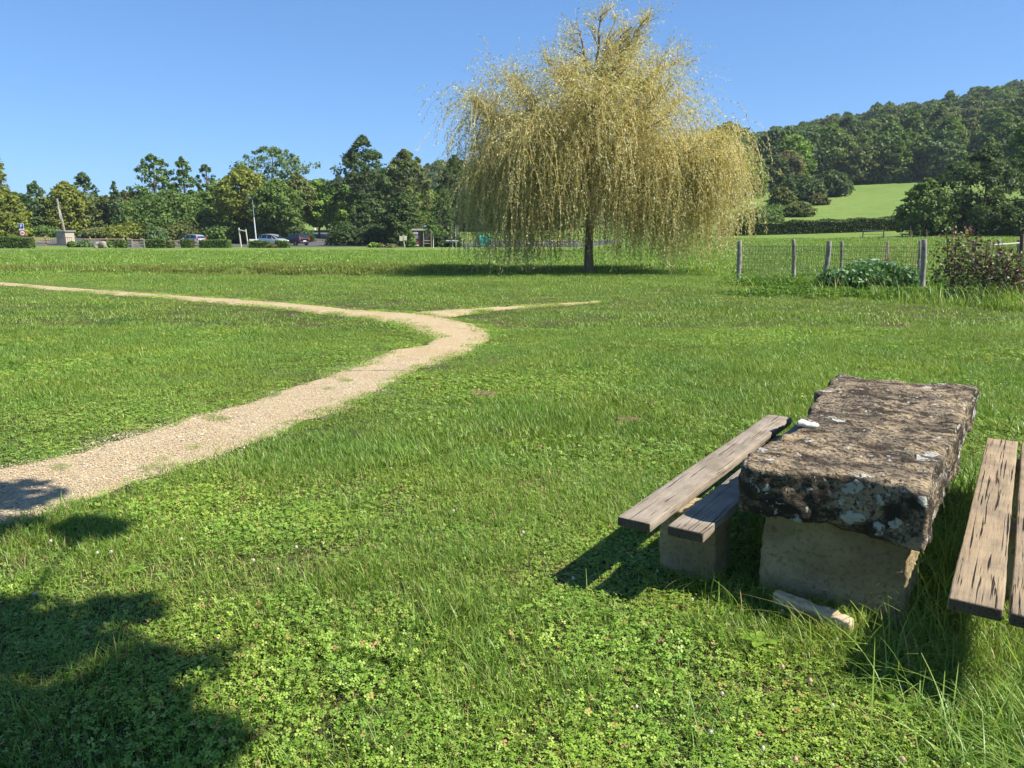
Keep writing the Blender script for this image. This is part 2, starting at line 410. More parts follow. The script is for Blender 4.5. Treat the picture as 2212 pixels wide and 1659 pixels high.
def clover(n, size, h0, h1, s0, s1, dry=0.02):
    r_ = size * np.sqrt(rng.random(n)); a = rng.random(n) * 6.283
    c = np.stack([r_ * np.cos(a), r_ * np.sin(a), h0 + (h1 - h0) * rng.random(n)], -1)
    sz = s0 + (s1 - s0) * rng.random(n); ph = rng.random(n) * 6.283
    tx, ty = rng.normal(0, .35, n), rng.normal(0, .35, n)
    Vs = []; 
    tin = np.clip(rng.normal(0.5, 0.22, n), 0.06, 1); tin[rng.random(n) < dry] = 0
    for j in range(3):
        d = ph + j * 2.094
        for (u, v, zz) in ((0, 0, 0), (0.65, 0.45, 0.05), (1.0, 0.22, -0.02), (1.0, -0.22, -0.02), (0.65, -0.45, 0.05)):
            x = (np.cos(d) * u - np.sin(d) * v) * sz; y = (np.sin(d) * u + np.cos(d) * v) * sz
            Vs.append(c + np.stack([x, y, tx * x + ty * y + zz * sz], -1))
    V = np.stack(Vs, 1).reshape(-1, 3); o = np.arange(n) * 15
    F = np.concatenate([np.stack([o + 5 * j + i for i in range(5)], -1) for j in range(3)])
    return V, F, np.repeat(tin, 15)
def patch(parts, name):
    """parts: list of (V, [faces], tint, mat) joined with material slots"""
    me = bpy.data.meshes.new(name)
    Vs = []; Fs = []; ts = []; mi = []; o = 0; mats = []
    for V, F, t, m in parts:
        if m not in mats: mats.append(m)
        for f in F:
            if len(f): Fs.append(np.asarray(f) + o); mi.append(np.full(len(f), mats.index(m)))
        Vs.append(V); ts.append(t); o += len(V)
    me2 = mesh_np(name, np.concatenate(Vs), Fs, mats[0], False, np.concatenate(ts))
    for m in mats[1:]: me2.materials.append(m)
    me2.polygons.foreach_set('material_index', np.concatenate(mi).astype(np.int32))
    return me2
def gp(n, size, h0, h1, w, segs=3, lean=0.5, dry=0.04, cl=0, chh=(0.015, 0.05), cs=(0.008, 0.014), tlo=0.05, thi=1.0):
    parts = []
    if n:
        V, q, t3, ti = blades(n, size, h0, h1, w, segs, lean, dry, tlo, thi); parts.append((V, [q, t3], ti, M_grass))
    if cl:
        V, F, ti = clover(cl, size, chh[0], chh[1], cs[0], cs[1]); parts.append((V, [F], ti, M_clover))
    return patch(parts, 'turf')
near_set = [gp(210, .17, .02, .065, .0033, 3, .9, .12, 70, (.006, .035), (.005, .010)), gp(110, .17, .02, .065, .0033, 3, .9, .16, 210, (.004, .045), (.006, .0115)),
            gp(110, .17, .01, .05, .003, 3, 1.3, .35, 120, (.003, .03), (.005, .010)), gp(300, .17, .03, .09, .0033, 3, .8, .08, 30, (.006, .03), (.005, .010)),
            gp(70, .09, .06, .17, .0042, 4, 1.0, .06, 0), gp(60, .17, .01, .045, .003, 3, 1.6, .6, 30, (.003, .02), (.005, .010))]
mid_set = [gp(460, .26, .02, .07, .0048, 2, .8, .05, 60, (.01, .04), (.010, .016)), gp(460, .26, .03, .085, .0048, 2, .8, .04),
           gp(300, .26, .02, .065, .0048, 2, .8, .07, 150, (.01, .045), (.010, .016)), gp(110, .15, .06, .15, .006, 3, 1.1, .05)]
far_set = [gp(520, .6, .02, .07, .010, 1, .8, .03), gp(520, .6, .02, .065, .010, 1, .9, .02), gp(400, .5, .03, .09, .011, 1, .7, .03)]
vfar_set = [gp(560, 1.5, .05, .13, .03, 1, .8, .02), gp(560, 1.5, .05, .14, .03, 1, .7, .02)]
C_near, C_mid, C_far, C_vfar = library('turf_near', near_set), library('turf_mid', mid_set), library('turf_far', far_set), library('turf_vfar', vfar_set)

def fan(ymin, ymax, step, jit=0.5, margin=1.3, slope=0.72):
    out = []
    y = ymin
    while y < ymax:
        w = slope * y + margin
        xs = np.arange(-w, w, step); out.append(np.stack([xs + rng.uniform(-jit, jit, len(xs)) * step, y + rng.uniform(-jit, jit, len(xs)) * step], -1))
        y += step * 0.9
    return np.concatenate(out)
U = Vector((0.556, 0.831, 0)); VV = Vector((0.831, -0.556, 0)); TROT = math.atan2(-0.556, 0.831)
def blocked(x, y):      # footprints where no turf grows
    v = x * VV.x + y * VV.y; u = x * U.x + y * U.y
    b = np.zeros(x.shape, bool)
    for (v0, v1, u0, u1) in ((-.83, -.28, 3.35, 3.85), (-.83, -.28, 4.75, 5.3), (-1.36, -1.04, 3.3, 3.55)): b |= (v > v0) & (v < v1) & (u > u0) & (u < u1)
    return b
def lownoise(x, y, s, seed=0.0):
    return np.array([mn.noise(Vector((a * s + seed, b * s - seed, seed))) for a, b in zip(x, y)])
def turf(coll, P, smin, smax, chooser, edge, name, label, tilt=0.05, zs=None):
    x, y = P[:, 0], P[:, 1]
    keep = (pathd(x, y) > edge * np.clip(1.4 - np.hypot(x, y) / 22, .35, 1)) & ~blocked(x, y)
    keep &= (terrain(x, y) > -0.2)
    P = P[keep]; x, y = P[:, 0], P[:, 1]; n = len(P)
    s = rng.uniform(smin, smax, n)
    r_ = np.stack([rng.normal(0, tilt, n), rng.normal(0, tilt, n), rng.random(n) * 6.283], -1)
    dp = pathd(x, y); low = np.where(np.hypot(x, y) > 6, np.interp(dp, [0, .5, 2.2], [.3, .45, 1]), 1)
    sc = np.stack([s, s, s * low * (zs(x, y) if zs else 1)], -1)
    return scatter(name, label, coll, np.stack([x, y, terrain(x, y)], -1), r_, sc, chooser(x, y))
def choose_near(x, y):
    a = lownoise(x, y, 0.9, 3.1) + 0.18 * rng.normal(size=len(x)); b = lownoise(x, y, 1.7, 9.3)
    fy = np.clip((3.6 - y) / 1.6, -1, 1) * 0.25
    c = np.where(a + fy > 0.12, 1, 0); c = np.where((b > 0.10) & (rng.random(len(x)) < .7), 2, c)
    c = np.where((a < -0.18), 3, c); c = np.where(rng.random(len(x)) < 0.06, 4, c)
    c = np.where((b < -0.20) & (rng.random(len(x)) < .6), 5, c); return c
def choose_mid(x, y):
    a = lownoise(x, y, 0.45, 5.1) + 0.2 * rng.normal(size=len(x))
    c = np.where(a > 0.42, 2, np.where(a < 0.1, 1, 0)); return np.where(rng.random(len(x)) < 0.04, 3, c)
zsc = lambda x, y: np.clip(0.95 + 0.6 * lownoise(x, y, 0.8, 1.7), 0.55, 1.5)
turf(C_near, fan(1.55, 5.2, 0.125), .85, 1.2, choose_near, 0.10, 'turf', 'short mown grass mixed with clover in the foreground', zs=zsc)
turf(C_mid, fan(5.2, 13, 0.21), .9, 1.3, choose_mid, 0.13, 'turf', 'green meadow grass on both sides of the gravel path', zs=zsc)
turf(C_far, fan(13, 32, 0.55), .9, 1.3, lambda x, y: np.where(lownoise(x, y, .3, 2) > 0.1, 2, rng.integers(0, 2, len(x))), 0.22, 'turf', 'green meadow grass stretching past the path to the pond', zs=zsc)
turf(C_vfar, fan(32, 74, 1.5, slope=0.74), .9, 1.4, lambda x, y: rng.integers(0, 2, len(x)), 0.5, 'turf', 'far part of the meadow before the hedges')
# low fringe that breaks up the path edges, and tufts on the path
fr = fan(2.6, 22, 0.16)
d_ = pathd(fr[:, 0], fr[:, 1]); fr = fr[(d_ > -0.03) & (d_ < 0.22) & (rng.random(len(fr)) < 0.75)]
scatter('turf', 'low weeds creeping over the edges of the gravel path', C_near, np.stack([fr[:, 0], fr[:, 1], terrain(fr[:, 0], fr[:, 1])], -1),
        np.stack([0 * fr[:, 0], 0 * fr[:, 0], rng.random(len(fr)) * 6.28], -1), np.repeat(rng.uniform(.45, .8, len(fr))[:, None], 3, 1) * np.clip(np.hypot(fr[:, 0], fr[:, 1]) / 6, 0.8, 1.8)[:, None], rng.choice([0, 1, 2, 5], len(fr)))
tf = [(G(a, b)) for a, b in ((740, 820), (760, 822), (690, 815), (920, 726), (938, 724), (960, 728), (840, 765), (860, 772), (780, 788), (560, 858), (470, 905), (120, 1015), (430, 968), (350, 1002), (905, 700), (1000, 712), (700, 840))]
tf = np.array([(a + rng.normal(0, .05), b + rng.normal(0, .07)) for a, b in tf for _ in range(2)])
scatter('turf', 'small green tufts growing in the gravel of the path', C_near, np.stack([tf[:, 0], tf[:, 1], np.full(len(tf), .01)], -1),
        np.stack([0 * tf[:, 0], 0 * tf[:, 0], rng.random(len(tf)) * 6.28], -1), np.repeat(rng.uniform(.35, .6, len(tf))[:, None], 3, 1), rng.choice([1, 2, 3], len(tf)))
# longer darker band of rough grass between the path and the pond, and weeds on the pond bank
def band(name, label, coll, n, xr, yr, s0, s1, pick, cond=None):
    x = rng.uniform(*xr, n); y = rng.uniform(*yr, n)
    if cond is not None: m = cond(x, y); x, y = x[m], y[m]
    n = len(x); s = rng.uniform(s0, s1, n)
    return scatter(name, label, coll, np.stack([x, y, terrain(x, y)], -1), np.stack([0 * x, 0 * x, rng.random(n) * 6.28], -1), np.stack([s, s, s], -1), rng.choice(pick, n))
bank = [patch([(lambda b: (b[0], [b[1], b[2]], rng.random(len(b[0]) // 5).repeat(5), M_dry))(blades(160, .4, .08, .24, .016, 2, .6, 0))], 'weeds') for _ in range(3)]
C_bank = library('bank_weeds', bank)
def ering(x, y): return ((x + 10.5) / 13.5) ** 2 + ((y - 34.4) / 3.1) ** 2
band('pond_weeds', 'yellow brown weeds lining the far bank of the pond', C_bank, 3200, (-27, 6), (35.5, 40.5), .7, 1.2, [0, 1, 2], lambda x, y: (ering(x, y) > 0.75) & (ering(x, y) < 2.0) & (rng.random(len(x)) < .7))
band('pond_weeds', 'low green and brown growth on the near pond edge', C_bank, 260, (-27, 4), (29.5, 33.5), .5, .8, [0, 1, 2], lambda x, y: (ering(x, y) > 0.95) & (ering(x, y) < 1.5))

# gravel stones on the near path
def pebbles(n, s0, s1):
    base = np.array([(1, 0, 0), (0.3, .9, 0), (-.8, .55, 0), (-.75, -.6, 0), (.35, -.95, 0), (.1, .05, .75)])
    Vs = []; Fs = []; ts = []; o = 0
    c = (rng.random((n, 2)) - .5) * 0.4
    for i in range(n):
        s = s0 + (s1 - s0) * rng.random() ** 2; a = rng.random() * 6.28; ca, sa = math.cos(a), math.sin(a)
        b = base * rng.uniform(.75, 1.2, (6, 3)) * (s, s * rng.uniform(.6, 1), s * .6)
        b = np.stack([b[:, 0] * ca - b[:, 1] * sa + c[i, 0], b[:, 0] * sa + b[:, 1] * ca + c[i, 1], b[:, 2]], -1)
        Vs.append(b); Fs += [(o + j, o + (j + 1) % 5, o + 5) for j in range(5)]; ts.append(np.full(6, rng.random())); o += 6
    return mesh_np('stones', np.concatenate(Vs), np.array(Fs), M_peb, True, np.concatenate(ts))
k = NT('pebbles'); at = k.n('Attribute', attribute_name='tint').outputs['Fac']
k.col(k.ramp(at, [(0, (0.16, 0.13, 0.10)), (0.15, (0.24, 0.22, 0.20)), (0.3, (0.38, 0.30, 0.18)), (0.8, (0.51, 0.41, 0.26)), (1, (0.66, 0.57, 0.41))]), 0.85, 0.3); M_peb = k.m
C_peb = library('stones', [pebbles(260, .002, .008) for _ in range(3)] + [pebbles(14, .006, .018)])
gpt = fan(2.6, 10, 0.16); d_ = pathd(gpt[:, 0], gpt[:, 1]); gpt = gpt[d_ < 0.02]
scatter('gravel_stones', 'pale loose stones covering the near stretch of path', C_peb, np.stack([gpt[:, 0], gpt[:, 1], np.full(len(gpt), .017)], -1),
        np.stack([0 * gpt[:, 0], 0 * gpt[:, 0], rng.random(len(gpt)) * 6.28], -1), np.ones((len(gpt), 3)), rng.choice([0, 1, 2, 3], len(gpt), p=[.28, .28, .28, .16]))

# ---------------------------------------------------------------- trees
def leafcloud(C, size, tint, elong=1.5, flat=0.0, out=None):
    n = len(C)
    if out is not None:
        nn = rng.normal(size=(n, 3)) * .75 + out; nn /= np.linalg.norm(nn, axis=1)[:, None]
        e = rng.normal(size=(n, 3)); e -= (e * nn).sum(1)[:, None] * nn; e /= np.linalg.norm(e, axis=1)[:, None]
        f = np.cross(nn, e); s = size * rng.uniform(.6, 1.35, n)[:, None]
        V = np.stack([C - e * s * elong / 2, C + f * s / 2, C + e * s * elong / 2, C - f * s / 2], 1).reshape(-1, 3)
        o = np.arange(n) * 4
        return V, np.stack([o, o + 1, o + 2, o + 3], -1), np.repeat(tint, 4)
    d = rng.normal(size=(n, 3)); d /= np.linalg.norm(d, axis=1)[:, None]
    e = rng.normal(size=(n, 3)); e[:, 2] *= (1 - flat); e -= (e * d).sum(1)[:, None] * d; e /= np.linalg.norm(e, axis=1)[:, None]
    s = size * rng.uniform(.6, 1.35, n)[:, None]
    V = np.stack([C - e * s * elong / 2, C + np.cross(d, e) * s / 2, C + e * s * elong / 2, C - np.cross(d, e) * s / 2], 1).reshape(-1, 3)
    o = np.arange(n) * 4
    return V, np.stack([o, o + 1, o + 2, o + 3], -1), np.repeat(tint, 4)
def profile(style, t):
    if style == 'round': return np.sqrt(np.clip(1 - (2 * t - 1) ** 2, 0, 1)) ** 0.8
    if style == 'oval': return np.clip(np.sin(np.pi * np.clip(t, 0, 1) ** 0.8), 0, 1) ** 0.7
    if style == 'tall': return np.interp(t, [0, .1, .35, .7, .92, 1], [.5, .8, 1, .75, .35, .05])
    if style == 'cone': return np.interp(t, [0, .15, .5, 1], [.8, 1, .55, .02])
    if style == 'umbrella': return np.interp(t, [0, .3, .6, .85, 1], [.3, .6, 1, .75, .2])
    if style == 'bush': return np.interp(t, [0, .3, .7, 1], [.95, 1, .8, .15])
    if style == 'broad': return np.interp(t, [0, .1, .4, .75, 1], [.85, .98, 1, .72, .12])
def crown_mesh(h0, h1, rad, style, nb, nl, ls, mat, blob=0.22, airy=0.0, name='crown', sq=1.0, lump=0.0):
    Cs = []; Ts = []; tips = []; Os = []
    H = h1 - h0
    for i in range(nb):
        t = rng.random() ** 0.85; prof = float(profile(style, t)); rr_ = rad * prof
        a = rng.random() * 6.283; q = (rng.random() ** 0.35)
        q *= 1 - airy * 0.3 * rng.random()
        br = max(0.35, blob * rad * rng.uniform(.6, 1.35)) * (0.5 + 0.5 * prof)
        rr_ = max(0, rr_ * (1 + lump * rng.normal()) - br * .6) * q
        c = np.array([math.cos(a) * rr_, math.sin(a) * rr_ * sq, h0 + br * .5 + (H - br * 1.0) * t])
        tips.append(c)
        m = max(6, int(nl / nb * rng.uniform(.6, 1.4)))
        d = rng.normal(size=(m, 3)); d /= np.linalg.norm(d, axis=1)[:, None]
        rad_ = br * (rng.random(m) ** 0.33)[:, None] * (1 + 0.25 * rng.normal(size=(m, 1)).clip(-1, 1.6))
        Cs.append(c + d * rad_ * (1, 1, .72)); oc_ = np.array([c[0], c[1], 0]) / (rad + .01) * .5; Os.append(d * .6 + oc_ + (.1, -.15, .9))
        Ts.append(np.clip(rng.normal(0.48 + rng.normal() * .14, .17, m), 0, 1))
    m = int(nl * (.05 if airy > 0 else .20))                                   # loose leaves between the clumps
    tt = rng.random(m); aa = rng.random(m) * 6.283; pr = np.array([float(profile(style, q)) for q in tt]) * rad * np.sqrt(rng.random(m)) * .92
    Cs.append(np.stack([np.cos(aa) * pr, np.sin(aa) * pr * sq, h0 + H * (.03 + .93 * tt)], -1)); Ts.append(np.clip(rng.normal(.45, .2, m), 0, 1)); Os.append(np.tile([0, 0, .6], (m, 1)))
    V, F, t = leafcloud(np.concatenate(Cs), ls, np.concatenate(Ts), 1.5, 0, np.concatenate(Os))
    return V, F, t, tips
def limbs(mb, base, top, r0, tips, n, rs=0.3):
    base = Vector(base); top = Vector(top)
    mid = (base + top) / 2 + Vector((random.uniform(-.1, .1), random.uniform(-.1, .1), 0)) * (top - base).length * .3
    mb.tube([base, base.lerp(mid, .5), mid, top], [r0 * 1.25, r0, r0 * .75, r0 * .25], 8)
    for tp in random.sample(tips, min(n, len(tips))):
        tp = Vector(tp); s = base.lerp(top, max(.15, min(.9, ((tp.z - base.z) / max(.1, (top.z - base.z))) * .65)))
        m2 = s.lerp(tp, .5) + Vector((0, 0, -.06)) * (tp - s).length
        rr_ = r0 * rs * random.uniform(.6, 1.1); mb.tube([s, m2, tp], [rr_, rr_ * .6, rr_ * .15], 5)
def tree(name, label, px, ytop, wpx, F, mat, style='oval', ybot=None, nb=60, nl=5200, ls=None, blob=.24, airy=0, cat='tree', trunk=True, group=None, bare=0.12, lump=0.0, sq=1.0):
    x = XA(px, F); y = F; g = tz(x, y)
    ztop = ZA(ytop, F); H = ztop - g; rad = wpx / FPX * F * .60; nb = int(nb * (1.7 if airy else 2.4)); nl = int(nl * (.95 if airy else 1.25)); blob *= .76
    h0 = H * bare if ybot is None else max(0.0, ZA(ybot, F) - g)
    if ls is None: ls = 0.0018 * F; nl = int(nl * 1.75)
    e = empty(name, (x, y, g), 0, label, cat, group)
    V_, F_, t_, tips = crown_mesh(h0, H, rad, style, nb, nl, ls, mat, blob, airy, sq=sq, lump=lump)
    obj_np('crown', V_, F_, T[mat], e, False, t_)
    if trunk:
        mb = MB(); limbs(mb, (0, 0, -.2), (rad * .05, 0, h0 + (H - h0) * .8), max(.06, H * .018), tips, 16)
        mb.build('trunk', M_bark, e, True)
    return e

TR = 'trees'
# left background, from left to right
tree('larch', 'thin sparse larch with a bare pointed top, furthest left of the trees', 16, 294, 34, 112, 'yellow', 'cone', None, 40, 1100, .26, .16, .5, bare=.35)
tree('bush_tree', 'yellow green bushy tree at the left edge behind the parking sign', 22, 408, 78, 110, 'yellow', 'broad', None, 46, 4200, .27, bare=.02)
tree('young_tree', 'bluish green slender tree between the parking sign and the leaning cross', 88, 391, 62, 118, 'blue', 'tall', None, 50, 3000, .27, .2, .4, bare=.03)
tree('bush_tree', 'low dark green tree behind the rail fence, left of the cross pedestal', 62, 430, 110, 126, 'dark', 'broad', None, 50, 4200, .3, bare=.0)
tree('maple', 'yellow and brown tinged tree directly behind the leaning wooden cross', 152, 391, 96, 120, 'yellow', 'broad', None, 60, 5200, .28, lump=.1, bare=.02)
tree('poplar', 'dark bluish tree with a pointed top just right of the leaning cross', 192, 371, 60, 127, 'blue', 'tall', None, 55, 3600, .27, .2, .2, bare=.02)
tree('bush_tree', 'low olive tree between the pointed dark tree and the tall airy ash', 228, 424, 70, 122, 'olive', 'broad', None, 46, 3800, .28, bare=.0)
tree('poplar', 'small slim tree with a narrow tip above the boulder', 257, 391, 30, 120, 'blue', 'tall', None, 34, 1600, .26, .28, .3, bare=.03)
tree('ash_tree', 'tall airy tree with sky showing through its crown, first tall one from the left', 343, 331, 92, 126, 'green', 'tall', 455, 62, 3600, .28, .2, .6, lump=.12)
tree('ash_tree', 'airy tree with a narrow top, right of the first tall airy one', 404, 338, 62, 127, 'green', 'tall', 450, 46, 2600, .28, .2, .6, lump=.12)
tree('bush_tree', 'full green tree filling in below the two tall airy trees', 372, 410, 190, 121, 'green', 'broad', None, 90, 8000, .3, lump=.08, bare=.0)
tree('ash_tree', 'small loose crown standing up behind the yellow green maple', 455, 353, 44, 134, 'green', 'oval', 430, 26, 1500, .3, .25, .5)
tree('bush_tree', 'dark green tree in the gap left of the yellow green maple', 470, 395, 80, 128, 'green', 'broad', None, 50, 4200, .3, bare=.02)
tree('maple', 'large yellow green tree with a dark hollow under its crown', 533, 358, 120, 119, 'yellow', 'oval', 482, 80, 6800, .3, lump=.08)
tree('acacia', 'tallest left tree, a broad loose umbrella crown behind the others', 594, 317, 150, 146, 'blue', 'umbrella', 440, 80, 4800, .34, .17, .5, lump=.1)
tree('maple', 'dense mid green tree beside the street lamp', 604, 385, 104, 115, 'green', 'oval', 497, 76, 6800, .29, lump=.06)
tree('bush_tree', 'olive green tree between the street lamp tree and the road', 646, 372, 72, 124, 'olive', 'oval', 470, 50, 4600, .3)
tree('maple', 'bright green rounded tree overhanging the start of the road', 690, 388, 88, 128, 'light', 'oval', 492, 60, 5200, .3)
tree('maple', 'light green tree on the right side of the road bend', 733, 398, 84, 142, 'light', 'round', 500, 60, 4600, .34)
tree('oak', 'tall dark oak with a jagged crown, right of the road', 790, 292, 112, 128, 'dark', 'oval', 480, 100, 8800, .31, .2, .2, lump=.12)
tree('oak', 'broad olive green tree joining the tall dark oak on its right', 880, 322, 122, 131, 'olive', 'broad', 500, 100, 8400, .32, .18, .3, lump=.1)
tree('shrub_tree', 'dark drooping tree behind the bus shelter', 868, 415, 76, 106, 'dark', 'broad', None, 60, 5000, .26, bare=.0)
tree('young_tree', 'slender birch like tree right of the bus shelter', 958, 405, 52, 108, 'green', 'tall', 530, 36, 2200, .25, .22, .4)
tree('tree', 'dark green tree at the left edge of the willow behind the shelter', 985, 334, 76, 122, 'dark', 'oval', 480, 60, 5000, .3)
tree('shrub_tree', 'green tree below the oaks between shelter and hedge', 800, 430, 90, 118, 'dark', 'broad', None, 50, 4600, .3, bare=.0)
tree('tree', 'dark green tree seen through the left side of the willow', 1050, 372, 110, 150, 'green', 'broad', 480, 60, 4600, .38)
tree('tree', 'dark green tree seen through the middle of the willow', 1160, 385, 130, 165, 'dark', 'broad', 485, 60, 4600, .4)
tree('tree', 'green tree seen through the right side of the willow', 1500, 345, 130, 150, 'green', 'broad', 480, 66, 5600, .38)
tree('tree', 'dark green tree beside the right tips of the willow', 1590, 318, 110, 140, 'green', 'broad', None, 66, 5600, .36)
# right hand side, hill foot
tree('oak', 'broad dark tree standing above the left corner of the meadow slope', 1775, 268, 118, 196, 'green', 'broad', None, 80, 7400, .48, lump=.05, bare=.0)
tree('tree', 'deep green rounded tree below the broad one, left of the meadow slope', 1722, 378, 96, 150, 'dark', 'broad', None, 70, 6400, .38, bare=.0)
tree('tree', 'dense dark tree touching the left edge of the meadow slope', 1785, 368, 84, 158, 'dark', 'broad', None, 60, 5600, .4, bare=.0)
tree('tree', 'olive green tree behind the top left corner of the meadow slope', 1852, 312, 74, 188, 'olive', 'broad', None, 60, 5600, .46, bare=.0)
tree('tree', 'rounded mid green crown on the lower hillside, left of the brownish tree', 1862, 276, 60, 236, 'green', 'round', None, 50, 4600, .55, bare=.0)
tree('chestnut', 'large brownish tree on the lower hillside above the meadow slope', 1930, 274, 92, 238, 'brown', 'broad', None, 80, 7200, .55, bare=.0)
tree('tree', 'rounded green tree right of the brownish hillside tree', 2004, 279, 82, 240, 'green', 'round', None, 60, 5600, .55, bare=.0)
tree('tree', 'olive tree at the top edge of the meadow slope', 1915, 322, 74, 198, 'olive', 'broad', None, 60, 5600, .46, bare=.0)
tree('tree', 'dark tree in the hollow at the top right of the meadow slope', 1960, 352, 70, 192, 'dark', 'broad', None, 50, 5000, .46, bare=.0)
tree('tree', 'brown leaved tree in front of the hillside, right of the willow tips', 1688, 326, 66, 178, 'brown', 'round', None, 50, 5000, .42, bare=.0)
tree('tree', 'light green tree high on the right hillside', 2118, 254, 110, 235, 'light', 'broad', None, 70, 6000, .55, bare=.0)
tree('tree', 'dark green tree at the foot of the hill behind the nearest right trees', 2060, 330, 100, 180, 'green', 'broad', None, 60, 6000, .44, bare=.0)
tree('bush', 'pale green rounded bush above the left end of the long hedge', 1683, 404, 58, 128, 'olive', 'bush', None, 36, 3600, .3, cat='bush', bare=.0)
tree('bush', 'purplish brown bush left of the meadow slope', 1762, 418, 40, 138, 'brown', 'bush', None, 26, 2200, .3, cat='bush', bare=.0)
tree('bush', 'grey green bush spreading behind the hedge left of the meadow', 1722, 436, 62, 118, 'olive', 'bush', None, 36, 3400, .27, cat='bush', bare=.0)
tree('bush', 'dark green bush directly behind the left half of the hedge', 1640, 448, 90, 112, 'green', 'bush', None, 40, 3800, .27, cat='bush', bare=.0)
tree('maple', 'near dark tree with pale leaves on its left side, right of the meadow slope', 1992, 386, 108, 78, 'green', 'broad', 505, 90, 7000, .2, .2, .2, lump=.1)
tree('maple', 'largest near dark tree overhanging the right end of the hedge', 2112, 318, 190, 80, 'dark', 'broad', 486, 130, 13000, .21, .16, .15, lump=.08)
tree('tree', 'tall leafy tree with a pale visible trunk at the right edge of the photo', 2208, 240, 110, 84, 'green', 'tall', 420, 70, 6500, .22, .18, .4)
tree('bush', 'deep shaded undergrowth bush beneath the near dark trees', 2075, 440, 130, 80, 'dark', 'bush', None, 60, 6500, .2, cat='bush', bare=.0)
tree('bush', 'shaded bush at the right edge under the tall leafy tree', 2190, 430, 120, 79, 'dark', 'bush', None, 60, 6500, .2, cat='bush', bare=.0)
tree('tree', 'dark tree just outside the right edge beyond the garden', 2300, 300, 160, 82, 'dark', 'broad', None, 70, 6000, .24)
tree('tree', 'green tree just outside the left edge beyond the rail fence', -60, 400, 120, 112, 'green', 'broad', None, 60, 4500, .3)

# hillside wood: one mass
def crown_lib(mat, n=5):
    ms = []
    for i in range(n):
        V_, F_, t_, _ = crown_mesh(0, 11, 5.2, ['round', 'broad', 'oval'][i % 3], 80, 5200, .46, mat, .19)
        ms.append(mesh_np('hill_crown', V_, F_, T[mat], False, t_))
    return ms
C_hill = library('hill_crowns', crown_lib('green', 3) + crown_lib('olive', 2) + crown_lib('dark', 2) + crown_lib('brown', 1) + crown_lib('light', 1) + crown_lib('blue', 1))
pts = []
for r_ in np.arange(186, 470, 6.0):
    for th in np.arange(-14, 52, math.degrees(6.6 / r_)):
        a = R(th + random.uniform(-.5, .5) * 360 / r_); q = r_ + random.uniform(-3, 3)
        x, y = q * math.sin(a), q * math.cos(a)
        if th < 9 and q < 330: continue
        if 19 < th < 40 and q < 205: continue
        pts.append((x, y))
pts = np.array(pts); n = len(pts); s = rng.uniform(.75, 1.25, n)
scatter('wood', 'dense mixed wood covering the hillside on the right', C_hill, np.stack([pts[:, 0], pts[:, 1], terrain(pts[:, 0], pts[:, 1]) - .6], -1),
        np.stack([0 * s, 0 * s, rng.random(n) * 6.28], -1), np.stack([s, s, s * rng.uniform(.85, 1.25, n)], -1), rng.choice(10, n, p=[.17, .17, .16, .1, .1, .08, .08, .03, .04, .07]))

pts = np.array([(random.uniform(-115, 12), random.uniform(150, 178)) for _ in range(230)]); n = len(pts); s = rng.uniform(.5, .8, n)
pts = pts[np.abs(pts[:, 0] / pts[:, 1] + .245) > .035]; n = len(pts); s = s[:n]
scatter('wood', 'low belt of distant trees closing the gaps behind the left trees', C_hill, np.stack([pts[:, 0], pts[:, 1], terrain(pts[:, 0], pts[:, 1]) - .5], -1),
        np.stack([0 * s, 0 * s, rng.random(n) * 6.28], -1), np.stack([s, s, s * .95], -1), rng.choice(10, n, p=[.17, .17, .16, .1, .1, .08, .08, .03, .04, .07]))

# ---------------------------------------------------------------- hedges and shrubs
def hedge(name, label, x0, x1, y0, y1, h, mat, n, ls, group=None, round_=0.12, cat='hedge'):
    cx, cy = (x0 + x1) / 2, (y0 + y1) / 2; g = tz(cx, cy); L, D = x1 - x0, abs(y1 - y0)
    P = (rng.random((n, 3)) - .5) * (L, D, 1)
    f = rng.integers(0, 6, n)
    top = f < 2; fr_ = (f == 2) | (f == 3); P[top, 2] = .5; P[fr_, 1] = -D / 2; P[f == 4, 1] = D / 2
    m = f == 5; P[m, 0] = np.where(rng.random(m.sum()) < .5, -L / 2, L / 2)
    P[:, 2] = (P[:, 2] + .5) * h
    P += rng.normal(0, round_ * .35, (n, 3)); P[:, 2] += 0.06 * h * np.sin(P[:, 0] * 1.7 + x0) * (P[:, 2] > h * .6)
    P[:, 2] = np.maximum(P[:, 2], 0.02)
    gz = terrain(P[:, 0] + cx, P[:, 1] + cy) - g; P[:, 2] += gz
    V_, F_, t_ = leafcloud(P, ls, np.clip(rng.normal(.45, .22, n), 0, 1))
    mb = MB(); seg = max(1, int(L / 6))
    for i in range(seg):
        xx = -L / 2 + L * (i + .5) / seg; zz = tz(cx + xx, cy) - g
        mb.box((xx, 0, zz + h * .46), (L / seg - .02, D - .12, h * .92 - .06))  # solid dark filler box added behind the leaves, no branches modelled
    e = empty(name, (cx, cy, g), 0, label, cat, group)
    obj_np('foliage', V_, F_, T[mat], e, False, t_); mb.build('inner_branches', M_hedgecore, e); return e
M_hedgecore = plain('hedge_inner_branches', (0.022, 0.03, 0.012), .95, spec=.1, var=.4, scale=20)
HG = 'clipped hedges along the car park'
def hedge_px(label, a, b, ytop, F, mat='green', depth=1.0, dens=1.0, name='clipped_hedge', group=HG):
    xa, xb = XA(a, F), XA(b, F); h = ZA(ytop, F) - tz((xa + xb) / 2, F)
    n = int((xb - xa) * (h + depth) * 420 * dens)
    return hedge(name, label, xa, xb, F, F + depth, h, mat, min(n, 9000), .13, group)
hedge_px('long low clipped hedge at the left edge below the parking sign', -30, 62, 514, 91)
hedge_px('narrow clipped hedge left of the carved wooden gate', 247, 266, 519, 92)
